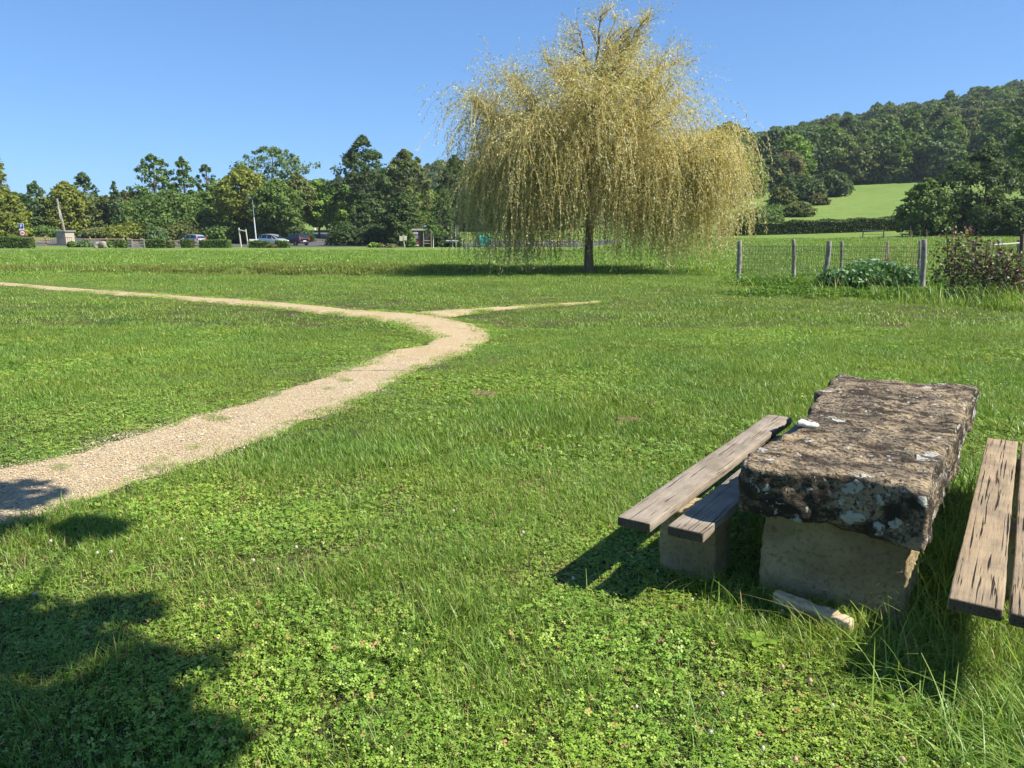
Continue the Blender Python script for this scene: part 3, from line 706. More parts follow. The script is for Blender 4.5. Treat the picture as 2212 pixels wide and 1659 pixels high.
hedge_px('wide clipped hedge right of the carved wooden gate', 311, 353, 518.5, 92)
hedge_px('thin half bare hedge stub behind the rail fence', 358, 369, 522, 92.5, 'olive')
hedge_px('cube shaped hedge in front of the left silver car', 389, 411, 517.5, 93)
hedge_px('longest clipped hedge, between left silver car and wooden goal frame', 430, 492, 519, 93)
hedge_px('cube shaped hedge under the street lamp', 536, 557, 521.5, 93)
hedge_px('low rounded hedge left of the nose of the second silver car', 561, 576, 523, 93)
hedge_px('clipped hedge in front of the second silver car', 595, 619, 521.5, 93)
hedge_px('long dark field hedge across the foot of the meadow slope', 1560, 1990, 478, 92, 'dark', 2.2, .6, 'field_hedge', None)
# loose shrubs
def shrub(label, px, ytop, wpx, F, mat, cat='shrub', nb=18, nl=1300, name='shrub'):
    return tree(name, label, px, ytop, wpx, F, mat, 'bush', None, nb, nl, .0019 * F, .34, 0, cat, False, None, 0.0)
shrub('dark undergrowth left of the near dark trees, above the right end of the hedge', 2010, 440, 110, 82, 'dark', nb=50, nl=6000)
shrub('dark undergrowth between the near dark trees behind the garden', 2130, 425, 120, 84, 'dark', nb=50, nl=6000)
shrub('large dark unclipped shrub mass right of the road, left part', 745, 480, 74, 109, 'dark', nb=40, nl=4600)
shrub('large dark unclipped shrub mass right of the road, right part', 805, 484, 84, 109, 'dark', nb=40, nl=4600)
shrub('small green shrub at the edge of the grass before the big dark hedge', 806, 524, 18, 95, 'light')
shrub('small brownish shrub beside the small green one before the dark hedge', 821, 527, 12, 95, 'brown')
shrub('dry tan bush at the grass edge left of the yellow plate signpost', 843, 529, 20, 95, 'brown')
shrub('green shrub between the yellow plate signpost and the shelter', 884, 497, 24, 98, 'green', nl=2200)
shrub('dark shrub added directly behind the bus shelter to darken its inside', 912, 494, 46, 103.5, 'dark', nl=3000, nb=26)  # added so the shelter's inside looks dark through the glass
shrub('dark low shrub right of the bus shelter', 946, 498, 34, 101, 'dark', nl=2600, nb=26)
shrub('dark low shrub behind the small board sign', 978, 502, 36, 101, 'dark', nl=2600, nb=26)
shrub('dry tan shrub between two clipped hedges before the second silver car', 587, 527, 14, 93, 'brown')
shrub('mass of dense olive shrubs behind the left silver car', 400, 478, 130, 119, 'olive', nb=60, nl=7000)
shrub('mass of dark shrubs behind the wooden goal frame', 500, 482, 110, 118, 'green', nb=60, nl=6400)
shrub('dark shrubs behind the second silver car', 580, 487, 100, 119, 'green', nb=60, nl=6000)
shrub('green bushes filling the slope left of the meadow behind the hedge', 1690, 455, 110, 122, 'green', nb=50, nl=6000)
shrub('green bushes behind the dark car beside the road', 645, 490, 60, 120, 'dark', nb=40, nl=4000)
shrub('light olive bushes behind the rail fence left of the gate', 285, 480, 100, 116, 'yellow', nb=50, nl=5400)
shrub('dark conifer like bush behind the gate hedge', 342, 490, 40, 113, 'blue', nb=30, nl=2600)
shrub('olive bushes between the cross and the boulder', 215, 492, 70, 118, 'olive', nb=40, nl=4200)
shrub('bush behind the rail fence between parking sign and cross', 95, 488, 70, 116, 'green', nb=40, nl=4200)
shrub('round low garden shrub right beside the cross pedestal', 155, 522, 18, 97, 'green')
shrub('grey green low garden shrub between pedestal and boulder', 180, 519, 30, 98, 'blue', nl=1800)
shrub('low bushy garden shrub just right of the boulder', 236, 521, 26, 95, 'green', nl=1600)

# ---------------------------------------------------------------- the willow
def willow():
    bx, by = G(1272, 591); e = empty('weeping_willow', (bx, by, tz(bx, by)), 0, 'large golden weeping willow with trailing branches in the middle of the meadow', 'tree')
    mb = MB()
    fork = Vector((.15, 0, 3.3))
    mb.tube([(.02, 0, -.2), (0, 0, .15), (-.03, 0, 1.0), (.02, 0, 2.1), fork], [.30, .21, .17, .155, .15], 12)
    tr_ = mb.build('trunk', M_wbark, e, True)
    L = [(.9, .2, 9.4), (-.5, .4, 9.1), (.3, -.7, 8.8), (1.9, .5, 8.7), (2.5, -.7, 7.5), (-1.7, -.5, 7.6), (-2.9, .5, 6.5), (-4.6, -.3, 5.9), (3.3, .4, 6.3), (4.6, -.5, 4.7),
         (5.3, .2, 5.0), (-4.1, .8, 4.3), (-4.7, -.9, 3.6), (0, 4.0, 6.2), (2.0, 3.4, 6.2), (-2.2, 3.4, 6.0), (-.4, -3.9, 6.0), (2.1, -3.4, 5.5), (-2.5, -3.3, 5.4), (3.6, 2.6, 4.8), (-3.4, 2.4, 4.8),
         (3.8, -2.4, 4.6), (-3.6, -2.6, 4.3), (.7, -2.8, 7.3), (1.0, 2.6, 7.7), (-1.2, -2.0, 7.3), (2.2, 1.7, 7.4), (5.4, 1.6, 4.1), (-1.0, 1.9, 8.0), (2.6, -2.0, 6.6), (1.4, -1.2, 8.9), (5.0, -1.6, 4.3), (1.8, -1.0, 9.0), (-2.8, -1.6, 6.2), (0.3, .2, 9.6), (-5.1, -.6, 6.0), (-4.8, .3, 6.3), (-4.5, -.5, 4.9), (5.7, -.3, 5.2), (5.4, .6, 4.9), (-3.6, .2, 7.3), (3.6, .1, 8.0)]
    L = [(x * (.95 if x > 0 else .90), y * .92, z * (1.04 if z > 7.5 else 1)) for x, y, z in L]
    limb_mb = MB(); P0 = []; D0 = []; RR = []
    def bez(a, b, c, n): return [(a * (1 - t) ** 2 + b * 2 * t * (1 - t) + c * t * t) for t in [i / n for i in range(n + 1)]]
    for q in L:
        end = Vector(q); st = Vector((.1, 0, random.uniform(2.2, 4.6))) if end.z < 8 else fork
        ctrl = Vector((end.x * .38, end.y * .38, st.z + (end.z - st.z) * .75 + .5))
        pts_ = bez(st, ctrl, end, 10)
        for i in range(2, 10): pts_[i] = pts_[i] + Vector((random.gauss(0, .09), random.gauss(0, .09), random.gauss(0, .07)))
        r0 = .10 if end.z > 8 else .085
        limb_mb.tube(pts_, [r0 * (1 - .8 * i / 10) for i in range(11)], 6)
        for j in range(17 if end.z < 6.6 else 13):
            t = random.uniform(.25, 1.0); i0 = min(9, int(t * 10)); s = pts_[i0].lerp(pts_[i0 + 1], t * 10 - i0)
            out = Vector((end.x, end.y, 0)); out = out.normalized() if out.length > .5 else Vector((random.uniform(-1, 1), random.uniform(-1, 1), 0)).normalized()
            a = random.uniform(-1.5, 1.5); out = Matrix.Rotation(a, 3, 'Z') @ out
            up = random.uniform(.2, 1.3) if s.z > 5.8 else random.uniform(.0, .75)
            d = (out + Vector((0, 0, up))).normalized(); ln = random.uniform(.5, 1.5) * (.75 if s.z > 6.8 else 1)
            e2 = s + d * ln + Vector((0, 0, -.12 * ln * ln)); c2 = s + d * ln * .55
            if e2.z > 10.3: continue
            sub = bez(s, c2, e2, 5); limb_mb.tube(sub, [.022 * (1 - .75 * i / 5) for i in range(6)], 4, False)
            for m_ in range(23 if s.z < 6.2 else 17):
                tt = random.uniform(.05, 1) * 5; k0 = min(4, int(tt)); pp = sub[k0].lerp(sub[k0 + 1], tt - k0)
                P0.append(pp); D0.append((d + Vector((random.gauss(0, .75), random.gauss(0, .75), random.gauss(.6 if pp.z > 6.3 else .1, .55)))).normalized())
    limb_mb.build('limbs', M_wbranch, e, True)
    P = np.array([tuple(p) for p in P0]); D = np.array([tuple(p) for p in D0]); n = len(P)
    hi = np.clip((P[:, 2] - 4.8) / 3.6, 0, 1)
    xw = P[:, 0]
    zmin = np.interp(xw, [-6.2, -5.0, -3.9, 0, 2, 3.4, 4.6, 5.8, 7.2], [2.3, .9, .15, .15, .3, .4, .6, 1.2, 2.1]) + rng.gamma(1.1, .75, n) * .9
    far_out = np.hypot(P[:, 0], P[:, 1])
    Ln = (rng.uniform(.7, 5.6, n) ** 1.0) * (1 - hi) + rng.uniform(.35, 1.25, n) * hi
    Ln = np.where(far_out < 2.0, Ln * .8, Ln)
    Ln = np.clip(Ln, .3, np.maximum(.35, (P[:, 2] - zmin) * 1.12 + .1))
    SEG = 9; droop = (.95 * (1 - hi) + .25 * hi) * rng.uniform(.6, 1.4, n)
    path_ = [P.copy()]; d = D.copy(); p = P.copy(); sway = rng.normal(0, .09, (n, 2))
    for s in range(SEG):
        st = (Ln / SEG)[:, None]
        d = d + np.stack([sway[:, 0] * .3, sway[:, 1] * .3, -droop * Ln / SEG * 1.5], -1) + rng.normal(0, .17, (n, 3)); d /= np.linalg.norm(d, axis=1)[:, None]
        p = p + d * st; p[:, 2] = np.maximum(p[:, 2], .12); path_.append(p.copy())
    PA = np.stack(path_, 1)                                 # n, SEG+1, 3
    a = rng.random(n) * 3.14; side = np.stack([np.cos(a), np.sin(a) * .6, 0 * a], -1)[:, None]
    wd = (.0075 * (1 - .75 * np.arange(SEG + 1) / SEG))[None, :, None] * rng.uniform(.6, 1.5, n)[:, None, None]
    V = np.stack([PA - side * wd, PA + side * wd], 2).reshape(-1, 3)
    o = (np.arange(n) * (SEG + 1) * 2)[:, None] + (np.arange(SEG) * 2)[None]
    F_ = np.stack([o, o + 1, o + 3, o + 2], -1).reshape(-1, 4)
    tg = np.repeat(np.clip(rng.normal(.5, .28, n), 0, 1), (SEG + 1) * 2)
    tw = obj_np('hanging_twigs', V, F_, M_wtwig, e, False, tg); tw['kind'] = 'stuff'
    # leaves
    per = np.clip(Ln * 18 * (1 - .4 * hi), 7, 60).astype(int); idx = np.repeat(np.arange(n), per); m = len(idx)
    t = rng.random(m) ** .85 * SEG; i0 = np.minimum(SEG - 1, t.astype(int)); f = (t - i0)[:, None]
    A = PA[idx, i0]; B = PA[idx, i0 + 1]; C = A * (1 - f) + B * f
    dd = B - A; dd /= np.linalg.norm(dd, axis=1)[:, None] + 1e-9
    ld = dd * .8 + rng.normal(0, .55, (m, 3)) + (0, 0, -.25); ld /= np.linalg.norm(ld, axis=1)[:, None]
    sd = rng.normal(size=(m, 3)); sd -= (sd * ld).sum(1)[:, None] * ld; sd /= np.linalg.norm(sd, axis=1)[:, None]
    ll = rng.uniform(.07, .145, m)[:, None]; w = ll * .085 + .0035
    V = np.stack([C, C + ld * ll * .45 + sd * w, C + ld * ll, C + ld * ll * .45 - sd * w], 1).reshape(-1, 3)
    o = np.arange(m) * 4
    lt = np.clip(rng.normal(.45, .2, m) + rng.normal(0, .12, n)[idx], 0, 1)
    lf = obj_np('leaves', V, np.stack([o, o + 1, o + 2, o + 3], -1), M_wleaf, e, False, np.repeat(lt, 4)); lf['kind'] = 'stuff'
    print('willow twigs', n, 'leaves', m)
willow()

# ---------------------------------------------------------------- stone table and plank benches
def rough_box(h, Rr, res, amp=.01, freq=5, amp2=.003, freq2=25, seed=0, shear=None):
    """rounded, worn block of half size h, centred on the origin"""
    Vs = []; Fs = []; o = 0
    for ax in range(3):
        for sg in (-1, 1):
            a, b = [(1, 2), (2, 0), (0, 1)][ax]
            na = max(2, int(2 * h[a] / res)); nb_ = max(2, int(2 * h[b] / res))
            ua = np.linspace(-h[a], h[a], na + 1); ub = np.linspace(-h[b], h[b], nb_ + 1)
            if Rr < .02:
                ua = np.unique(np.concatenate([ua, [-h[a] + Rr, h[a] - Rr]])); ub = np.unique(np.concatenate([ub, [-h[b] + Rr, h[b] - Rr]]))
            A, B = np.meshgrid(ua, ub, indexing='ij'); Pp = np.zeros(A.shape + (3,)); Pp[..., a] = A; Pp[..., b] = B; Pp[..., ax] = sg * h[ax]
            idx = np.arange(A.size).reshape(A.shape) + o
            q = np.stack([idx[:-1, :-1], idx[1:, :-1], idx[1:, 1:], idx[:-1, 1:]], -1).reshape(-1, 4)
            if sg < 0: q = q[:, ::-1]
            Vs.append(Pp.reshape(-1, 3)); Fs.append(q); o += A.size
    V = np.concatenate(Vs); F = np.concatenate(Fs)
    key = np.round(V, 5); _, first, inv = np.unique(key, axis=0, return_index=True, return_inverse=True)
    inv = inv.ravel(); V = V[first]; F = inv[F]
    hh = np.array(h); inner_ = np.clip(V, -(hh - Rr), hh - Rr); dn = V - inner_; ln = np.linalg.norm(dn, axis=1)[:, None] + 1e-9
    N = dn / ln; V = inner_ + N * np.minimum(ln, Rr)
    out = np.empty_like(V)
    for i, (p, nn) in enumerate(zip(V, N)):
        q = Vector(p) + Vector((seed * 3.1, seed * 1.7, seed))
        d = amp * mn.fractal(q * freq, 1.0, 2.0, 3) + amp2 * mn.fractal(q * freq2, 1.0, 2.0, 2)
        out[i] = p + nn * d
    return out, F
def add_local(name, V, F, mat, parent, smooth=True): return obj_np(name, V, F, mat, parent, smooth)

# worn limestone with dark crust and lichen
k = NT('lichened_stone'); oc = k.coord('Object', (1, 1, 1)); st_ = k.coord('Object', (.6, 1.15, 1.6))
nA = k.noise(st_, 5.5, 8, .72, .3); nB = k.noise(st_, 22, 6, .7); nC = k.noise(oc, 60, 4, .65); nD = k.noise(oc, 3.1, 5, .6)
base = k.mix(nB, (0.44, 0.32, 0.18), (0.58, 0.45, 0.28))
c1 = k.mix(k.rng(nD, .36, .6), base, (0.25, 0.20, 0.14))
c2 = k.mix(k.rng(k.math('ADD', k.math('MULTIPLY', nA, .6), k.math('MULTIPLY', nB, .4)), .46, .56), c1, (0.062, 0.046, 0.030))
c3 = k.mix(k.rng(nC, .50, .60, 0, .9), c2, (0.035, 0.027, 0.02))
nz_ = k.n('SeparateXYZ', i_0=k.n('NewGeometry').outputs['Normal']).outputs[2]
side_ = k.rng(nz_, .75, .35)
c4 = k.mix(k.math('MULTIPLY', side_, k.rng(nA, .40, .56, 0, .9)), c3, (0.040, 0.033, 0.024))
lw = k.n('TexVoronoi', i_Vector=k.n('VectorMath', operation='ADD', i_0=oc, i_1=k.n('VectorMath', operation='SCALE', i_0=k.n('TexNoise', i_Vector=oc, i_Scale=9.0, i_Detail=4.0).outputs['Color'], i_Scale=.16).outputs[0]).outputs[0], i_Scale=10.5)
lsel = k.n('SeparateColor', i_0=lw.outputs['Color']).outputs[0]
lm = k.math('MULTIPLY', k.rng(lw.outputs['Distance'], .46, .40), k.math('GREATER_THAN', k.math('ADD', lsel, k.math('MULTIPLY', side_, .30)), .93))
sm = k.n('TexVoronoi', i_Vector=k.n('VectorMath', operation='ADD', i_0=oc, i_1=k.n('VectorMath', operation='SCALE', i_0=k.n('TexNoise', i_Vector=oc, i_Scale=26.0, i_Detail=4.0).outputs['Color'], i_Scale=.09).outputs[0]).outputs[0], i_Scale=34.0); ssel = k.n('SeparateColor', i_0=sm.outputs['Color']).outputs[1]
lm2 = k.math('MULTIPLY', k.rng(sm.outputs['Distance'], .40, .33), k.math('GREATER_THAN', k.math('ADD', ssel, k.math('MULTIPLY', side_, .12)), .90))
lmask = k.math('MULTIPLY', k.math('MAXIMUM', lm, lm2), k.rng(k.noise(oc, 45, 3), .36, .46))
c5 = k.mix(k.math('MULTIPLY', lmask, .9), c4, k.mix(nB, (0.42, 0.42, 0.37), (0.66, 0.64, 0.56)))
ocm = k.rng(k.noise(k.coord('Object', (1, .9, 1), (0, 0, .6)), 2.6, 4, .5), .66, .70)
c6 = k.mix(k.math('MULTIPLY', ocm, .85), c5, (0.50, 0.35, 0.19))
k.col(c6, .92, .2)
hh_ = k.math('ADD', k.math('ADD', nA, k.math('MULTIPLY', nB, .6)), k.math('ADD', k.math('MULTIPLY', nC, .35), k.math('MULTIPLY', lmask, .25)))
k.bump(hh_, 1.0, .05); M_slab = k.m
# render covered block
k = NT('rendered_block'); oc = k.coord('Object')
n1 = k.noise(oc, 7, 6, .65); n2 = k.noise(oc, 45, 5, .7); n3 = k.noise(oc, 2.2, 4)
c = k.mix(n1, (0.46, 0.355, 0.19), (0.60, 0.49, 0.29)); c = k.mix(k.rng(n3, .42, .62), c, (0.33, 0.25, 0.13)); c = k.mix(k.rng(n2, .52, .66, 0, .6), c, (0.12, 0.09, 0.05))
k.col(c, .93, .15); k.bump(k.math('ADD', n1, k.math('MULTIPLY', n2, .9)), 1.0, .035); M_block = k.m
def wood(name, a, b, dark, crack=.5, sc=(26, 2.2, 26), cw=(.40, .45), csc=(115, 2.3, 115)):
    k = NT(name); oc = k.coord('Object', sc); g1 = k.noise(oc, 1.6, 8, .7, .4); g2 = k.noise(k.coord('Object', (90, 4, 90)), 1.5, 5, .7); g3 = k.noise(k.coord('Object'), 5, 4)
    c = k.mix(k.rng(g1, .3, .7), a, b); c = k.mix(k.rng(g3, .42, .62, 0, .6), c, dark); c = k.mix(k.rng(g2, .55, .75, 0, .45), c, tuple(x * .45 for x in dark))
    ck = k.noise(k.coord('Object', csc), 1.0, 2, .45, .15); cm = k.rng(ck, cw[0], cw[1], 1, 0)
    c = k.mix(k.math('MULTIPLY', cm, crack), c, (0.016, 0.012, 0.009)); k.col(c, .85, .2)
    if sc[1] < 3 and sc[0] > 25:
        en = k.n('Math', operation='ABSOLUTE', i_0=k.n('SeparateXYZ', i_0=k.n('TexCoord').outputs['Normal']).outputs[1]).outputs[0]
        c = k.mix(k.rng(en, .6, .9, 0, .75), c, (.035, .026, .018)); k.set(k.b.inputs['Base Color'], c)
    k.bump(k.math('SUBTRACT', k.math('ADD', g1, k.math('MULTIPLY', g2, .5)), k.math('MULTIPLY', cm, crack * 1.5)), .8, .006); return k.m
M_plankL = wood('weathered_grey_plank', (0.235, 0.195, 0.15), (0.34, 0.285, 0.22), (0.16, 0.125, 0.09), .8, cw=(.315, .35))
M_plankR = wood('cracked_tan_plank', (0.26, 0.19, 0.115), (0.36, 0.275, 0.175), (0.16, 0.125, 0.09), 1.0, cw=(.345, .385))
M_post = wood('grey_post', (0.27, 0.245, 0.21), (0.42, 0.39, 0.33), (0.11, 0.09, 0.07), .7, (22, 22, 2.0), (.33, .38), (70, 70, 4))

def to_uv(x, y): return x * VV.x + y * VV.y, x * U.x + y * U.y
def wpt(v, u, z=0): return (v * VV.x + u * U.x, v * VV.y + u * U.y, z)
table = empty('stone_table', wpt(-.6, 4.5), TROT, 'thick lichen covered stone slab table on two pale rendered blocks', 'table')
# slab
nv, fv = rough_box((.375, 1.23, .105), .022, .014, .024, 3.5, .012, 17, 2)
vv, uu, zz = nv[:, 0], nv[:, 1], nv[:, 2]
left = np.clip(-vv / .375, 0, 1); right_ = np.clip(vv / .375, 0, 1)
ntc = np.array([mn.noise(Vector((0, b * 3.3 + 4, 1.3))) for b in uu]); ntc2 = np.array([mn.noise(Vector((7, b * 2.9, 4.1))) for b in uu])
step_ = np.interp(uu, [-1.2, -.75, -.70, -.1, -.05, .42, .48, 1.2], [0, 0, .035, .03, .0, .01, -.03, -.04])
nv[:, 0] = vv + left * (ntc * .05 + step_) + right_ * ntc2 * .035 + .03 * (uu / 1.2) * vv / .375 * .5
nv[:, 2] = zz + np.where(zz < 0, .02 * np.sin(uu * 3 + 1), 0) + .008 * np.sin(uu * 2.2) - np.where(zz < 0, .02 * (vv > .1) * (vv - .1) / .27, 0)
nv[:, 1] += np.where(uu < -1, .045 * np.sin(vv * 9 + .6), 0)
nv = nv + (0.0, -0.05, .635 - .105)
slab = add_local('slab', nv, fv, M_slab, table)
for (v0, u0, w, l, hh0, sd) in ((.015, -.93, .295, .22, .45, 1), (.035, .62, .27, .25, .45, 5)):
    bv, bf = rough_box((w, l, hh0 / 2), .012, .012, .010, 5, .008, 26, sd); bv = bv + (v0, u0, hh0 / 2 - .03); add_local('support_block', bv, bf, M_block, table)
# white lichen encrusted lump on the left edge of slab
bv, bf = rough_box((.05, .032, .011), .009, .008, .012, 16, .004, 50, 9); add_local('lichen_lump', bv + (-.275, -.44, .636), bf, (lambda k: (k.col(k.mix(k.noise(k.coord(), 40, 4), (.34, .33, .29), (.60, .58, .50)), .95, .1), k.m)[-1])(NT('white_lichen')), table)
# benches
def bench(label, vL, u0, L, mat, blocks, gap=.07, z=.37, th=.045, tilt=(0, 0)):
    e = empty('bench', wpt(vL + .2, u0 + L / 2), TROT, label, 'bench')
    for i in range(2):
        bv, bf = rough_box((.08, L / 2, th / 2), .006, .03, .003, 2.0, .0015, 14, vL * 7 + i)
        bv = bv + (-.2 + .08 + i * (.16 + gap), tilt[i], z - th / 2)
        add_local('plank', bv, bf, mat, e)
    for ub in blocks:
        bv, bf = rough_box((.14, .11, (z - th) / 2 + .02), .012, .018, .008, 7, .004, 30, vL + ub); bv = bv + (.0, ub - L / 2, (z - th) / 2 - .022); add_local('support_block', bv, bf, M_block, e)
    return e
bench('grey plank bench on the left side of the stone table, half in its shade', -1.415, 2.955, 2.36, M_plankL, (.45, 1.9), tilt=(0, .02))
bench('cracked tan plank bench on the right side of the stone table', -.118, 2.885, 2.56, M_plankR, (1.05, 2.2), gap=.02, tilt=(0, -.01))
# broken piece of stone lying in front of the table
k = NT('broken_stone'); oc = k.coord(); c = k.mix(k.noise(oc, 9, 6, .7), (0.50, 0.36, 0.21), (0.68, 0.54, 0.36)); k.col(k.mix(k.rng(k.noise(oc, 30, 4), .6, .7), c, (.3, .2, .1)), .9, .2); k.bump(k.noise(oc, 22, 6, .7), .8, .015)
bv, bf = rough_box((.165, .028, .03), .014, .009, .012, 12, .005, 45, 4)
bs = obj_np('broken_stone', bv, bf, k.m, None, True); bs.location = (1.26, 2.985, .05); bs.rotation_euler = (R(8), R(4), math.atan2(2.99 - 3.2, 1.354 - 1.14))
tag(bs, 'pale broken splinter of stone lying in the grass before the table', 'stone')

# ---------------------------------------------------------------- long grass round the table, flowers, weeds
def long_blades(n, xs, ys, h0, h1, w, lean=1.1, tl=.3):
    V, q, t3, ti = blades(n, .1, h0, h1, w, 7, lean, .05, tl, 1.0)
    m = 15; V = V.reshape(n, m, 3); b = V[:, :2].mean(1); V[:, :, 0] += (xs - b[:, 0])[:, None]; V[:, :, 1] += (ys - b[:, 1])[:, None]
    return V.reshape(-1, 3), [q, t3], ti
def near_line(pts_, n, sp_):
    pts_ = np.array(pts_); i = rng.integers(0, len(pts_) - 1, n); t = rng.random(n)[:, None]
    p = pts_[i] * (1 - t) + pts_[i + 1] * t + rng.normal(0, sp_, (n, 2)); return p[:, 0], p[:, 1]
def wp2(v, u): q = wpt(v, u); return (q[0], q[1])
lg = []
xs, ys = near_line([wp2(-1.5, 3.15), wp2(-1.1, 3.1), wp2(-.8, 3.2), wp2(-.3, 3.2), wp2(-.1, 3.0), wp2(.3, 2.7)], 520, .09); lg.append(long_blades(520, xs, ys, .05, .2, .004))
xs, ys = near_line([wp2(-.22, 3.2), wp2(-.2, 4.4), wp2(-.15, 5.5)], 700, .07); lg.append(long_blades(700, xs, ys, .08, .32, .005))
xs, ys = near_line([wp2(-.1, 2.75), wp2(.3, 2.5), wp2(.6, 2.3)], 620, .14); lg.append(long_blades(620, xs, ys, .08, .30, .0048, 1.5))
xs, ys = near_line([wp2(-.6, 3.05), wp2(-.2, 2.9)], 110, .07); lg.append(long_blades(110, xs, ys, .08, .26, .0045, 1.4))
xs, ys = near_line([wp2(-.1, 3.2), wp2(.4, 3.2), wp2(.4, 3.9)], 260, .12); lg.append(long_blades(260, xs, ys, .08, .28, .005, 1.2))
xs, ys = near_line([wp2(-.5, 2.6), wp2(.1, 2.3), wp2(.5, 2.0)], 260, .22); lg.append(long_blades(260, xs, ys, .06, .2, .004, 1.3))
xs, ys = near_line([wp2(-1.0, 3.4), wp2(-.9, 5.3)], 200, .06); lg.append(long_blades(200, xs, ys, .06, .2, .004))
xs, ys = near_line([wp2(.4, 2.9), wp2(.45, 5.4)], 420, .1); lg.append(long_blades(420, xs, ys, .08, .3, .005))
Vs = []; Fs = []; ts = []; o = 0
for V_, F_, t_ in lg:
    Vs.append(V_); ts.append(t_); Fs += [f + o for f in F_]; o += len(V_)
tag(obj_np('long_grass', np.concatenate(Vs), Fs, M_grass, None, False, np.concatenate(ts)), 'long arching grass stalks around the stone table and benches', kind='stuff')
# white clover heads
M_flower = plain('clover_blossom', (0.50, 0.47, 0.38), .8, var=.2, scale=90); M_flower2 = plain('faded_blossom', (0.48, 0.30, 0.2), .8, var=.3, scale=90); M_stem = plain('green_stem', (0.07, 0.15, 0.03), .7)
def blossom(x, y, s, h, mat, label, group):
    e = empty('clover_flower', (x, y, 0), random.random() * 6, label, 'flower', group)
    mb = MB(); mb.tube([(0, 0, 0), (.004, 0, h * .6), (0, 0, h)], .0012, 5); mb.build('stem', M_stem, e)
    n = 46; Vs = []; Fs = []
    for i in range(n):
        t = (i + .5) / n; ph = math.acos(1 - 1.75 * t); a = i * 2.4
        d = Vector((math.sin(ph) * math.cos(a), math.sin(ph) * math.sin(a), math.cos(ph))); q = d.cross(Vector((.3, .2, .9))).normalized()
        c_ = Vector((0, 0, h)); o = len(Vs); Vs += [tuple(c_ + d * s * .3), tuple(c_ + d * s * .75 + q * s * .14), tuple(c_ + d * s * 1.05), tuple(c_ + d * s * .75 - q * s * .14)]; Fs.append((o, o + 1, o + 2, o + 3))
    obj_np('petals', Vs, np.array(Fs), mat, e); MB().lathe([(.001, -s * .6), (s * .6, -s * .2), (s * .75, .2 * s), (s * .5, s * .7), (.001, s * .9)], (0, 0, h), 8).build('core', mat, e, True)
fl = [(110, 1172), (210, 1192), (548, 1215), (560, 1088), (392, 1163), (845, 1010), (240, 1190), (1495, 1300), (1238, 1249), (1808, 1382), (1560, 1497), (1375, 1528), (1798, 1527), (1535, 1583), (640, 1180), (1420, 1240), (1648, 1620), (75, 1280), (980, 1105), (1130, 1150)]
for a, b in fl:
    x, y = G(a, b, .05); blossom(x, y, random.uniform(.007, .0095), random.uniform(.045, .065), M_flower, 'small round white clover flower standing in the short grass', 'white clover flowers')
for a, b in ((1718, 1640), (1750, 1470), (1690, 1440), (1950, 1640), (600, 1230), (1690, 1320)):
    x, y = G(a, b, .05); blossom(x, y, .010, .05, M_flower2, 'withered brownish pink clover flower in the short grass', 'withered clover flowers')
# plantain / dandelion rosettes
def rosette(x, y, n, L, w, label, up=.5):
    L *= .72; w *= .72
    Vs = []; Fs = []
    for i in range(n):
        a = i * 2.4 + random.uniform(-.3, .3); l = L * random.uniform(.7, 1.1); ww = w * random.uniform(.8, 1.2); u_ = up * random.uniform(.5, 1.3)
        d = Vector((math.cos(a), math.sin(a), 0)); q = Vector((-d.y, d.x, 0)); o = len(Vs)
        for s, wd in ((0, .15), (.35, .8), (.65, 1), (.9, .6), (1, 0)):
            c_ = d * l * s + Vector((0, 0, l * u_ * (s - .6 * s * s) + .004)); Vs += [tuple(c_ - q * ww * wd / 2 + Vector((0, 0, .12 * ww * wd))), tuple(c_), tuple(c_ + q * ww * wd / 2 + Vector((0, 0, .12 * ww * wd)))]
        for s in range(4):
            for j in range(2): b_ = o + 3 * s + j; Fs.append((b_, b_ + 1, b_ + 4, b_ + 3))
    o_ = obj_np('broad_leaf_weed', Vs, np.array(Fs), M_clover, None, True, np.repeat(rng.uniform(.2, .55, n), 15)); o_.location = (x, y, .01)
    return tag(o_, label, 'weed')
x, y = G(1640, 1400); rosette(x, y, 9, .12, .045, 'broad leaved green weed below the broken stone splinter', .8)
x, y = G(1060, 1550); rosette(x, y, 12, .10, .028, 'dandelion like rosette at the bottom centre of the photo', .5)
x, y = G(1000, 1150); rosette(x, y, 9, .09, .024, 'pale green rosette in the open grass left of the grey bench', .5)
x, y = G(1180, 1120); rosette(x, y, 8, .08, .024, 'small leafy rosette close to the end of the grey bench', .5)
x, y = G(290, 1240); rosette(x, y, 9, .08, .03, 'leafy rosette in the sun above the shaded lower left corner', .5)
x, y = G(1950, 1540); rosette(x, y, 9, .1, .03, 'broad leaved weed near the bottom right corner', .6)
# molehills and red petal scrap
k = NT('molehill_soil'); k.col(k.mix(k.noise(k.coord(), 30, 5), (.10, .07, .04), (.24, .17, .10)), .95, .1); k.bump(k.noise(k.coord(), 40, 5), .9, .02)
for a, b, w, lb in ((1045, 857, .16, 'small brown earth mound in the open grass right of the path bend'), (1358, 914, .13, 'flattened earth patch in the grass left of the stone table'), (1410, 880, .06, 'tiny earth patch nearest the far end of the grey bench')):
    bv, bf = rough_box((w * .8, w * .42, .022), .02, .012, .016, 18, .010, 40, w * 30); o_ = obj_np('earth_mound', bv, bf, k.m, None, True); x, y = G(a, b); o_.location = (x, y, .02); tag(o_, lb, 'earth mound')

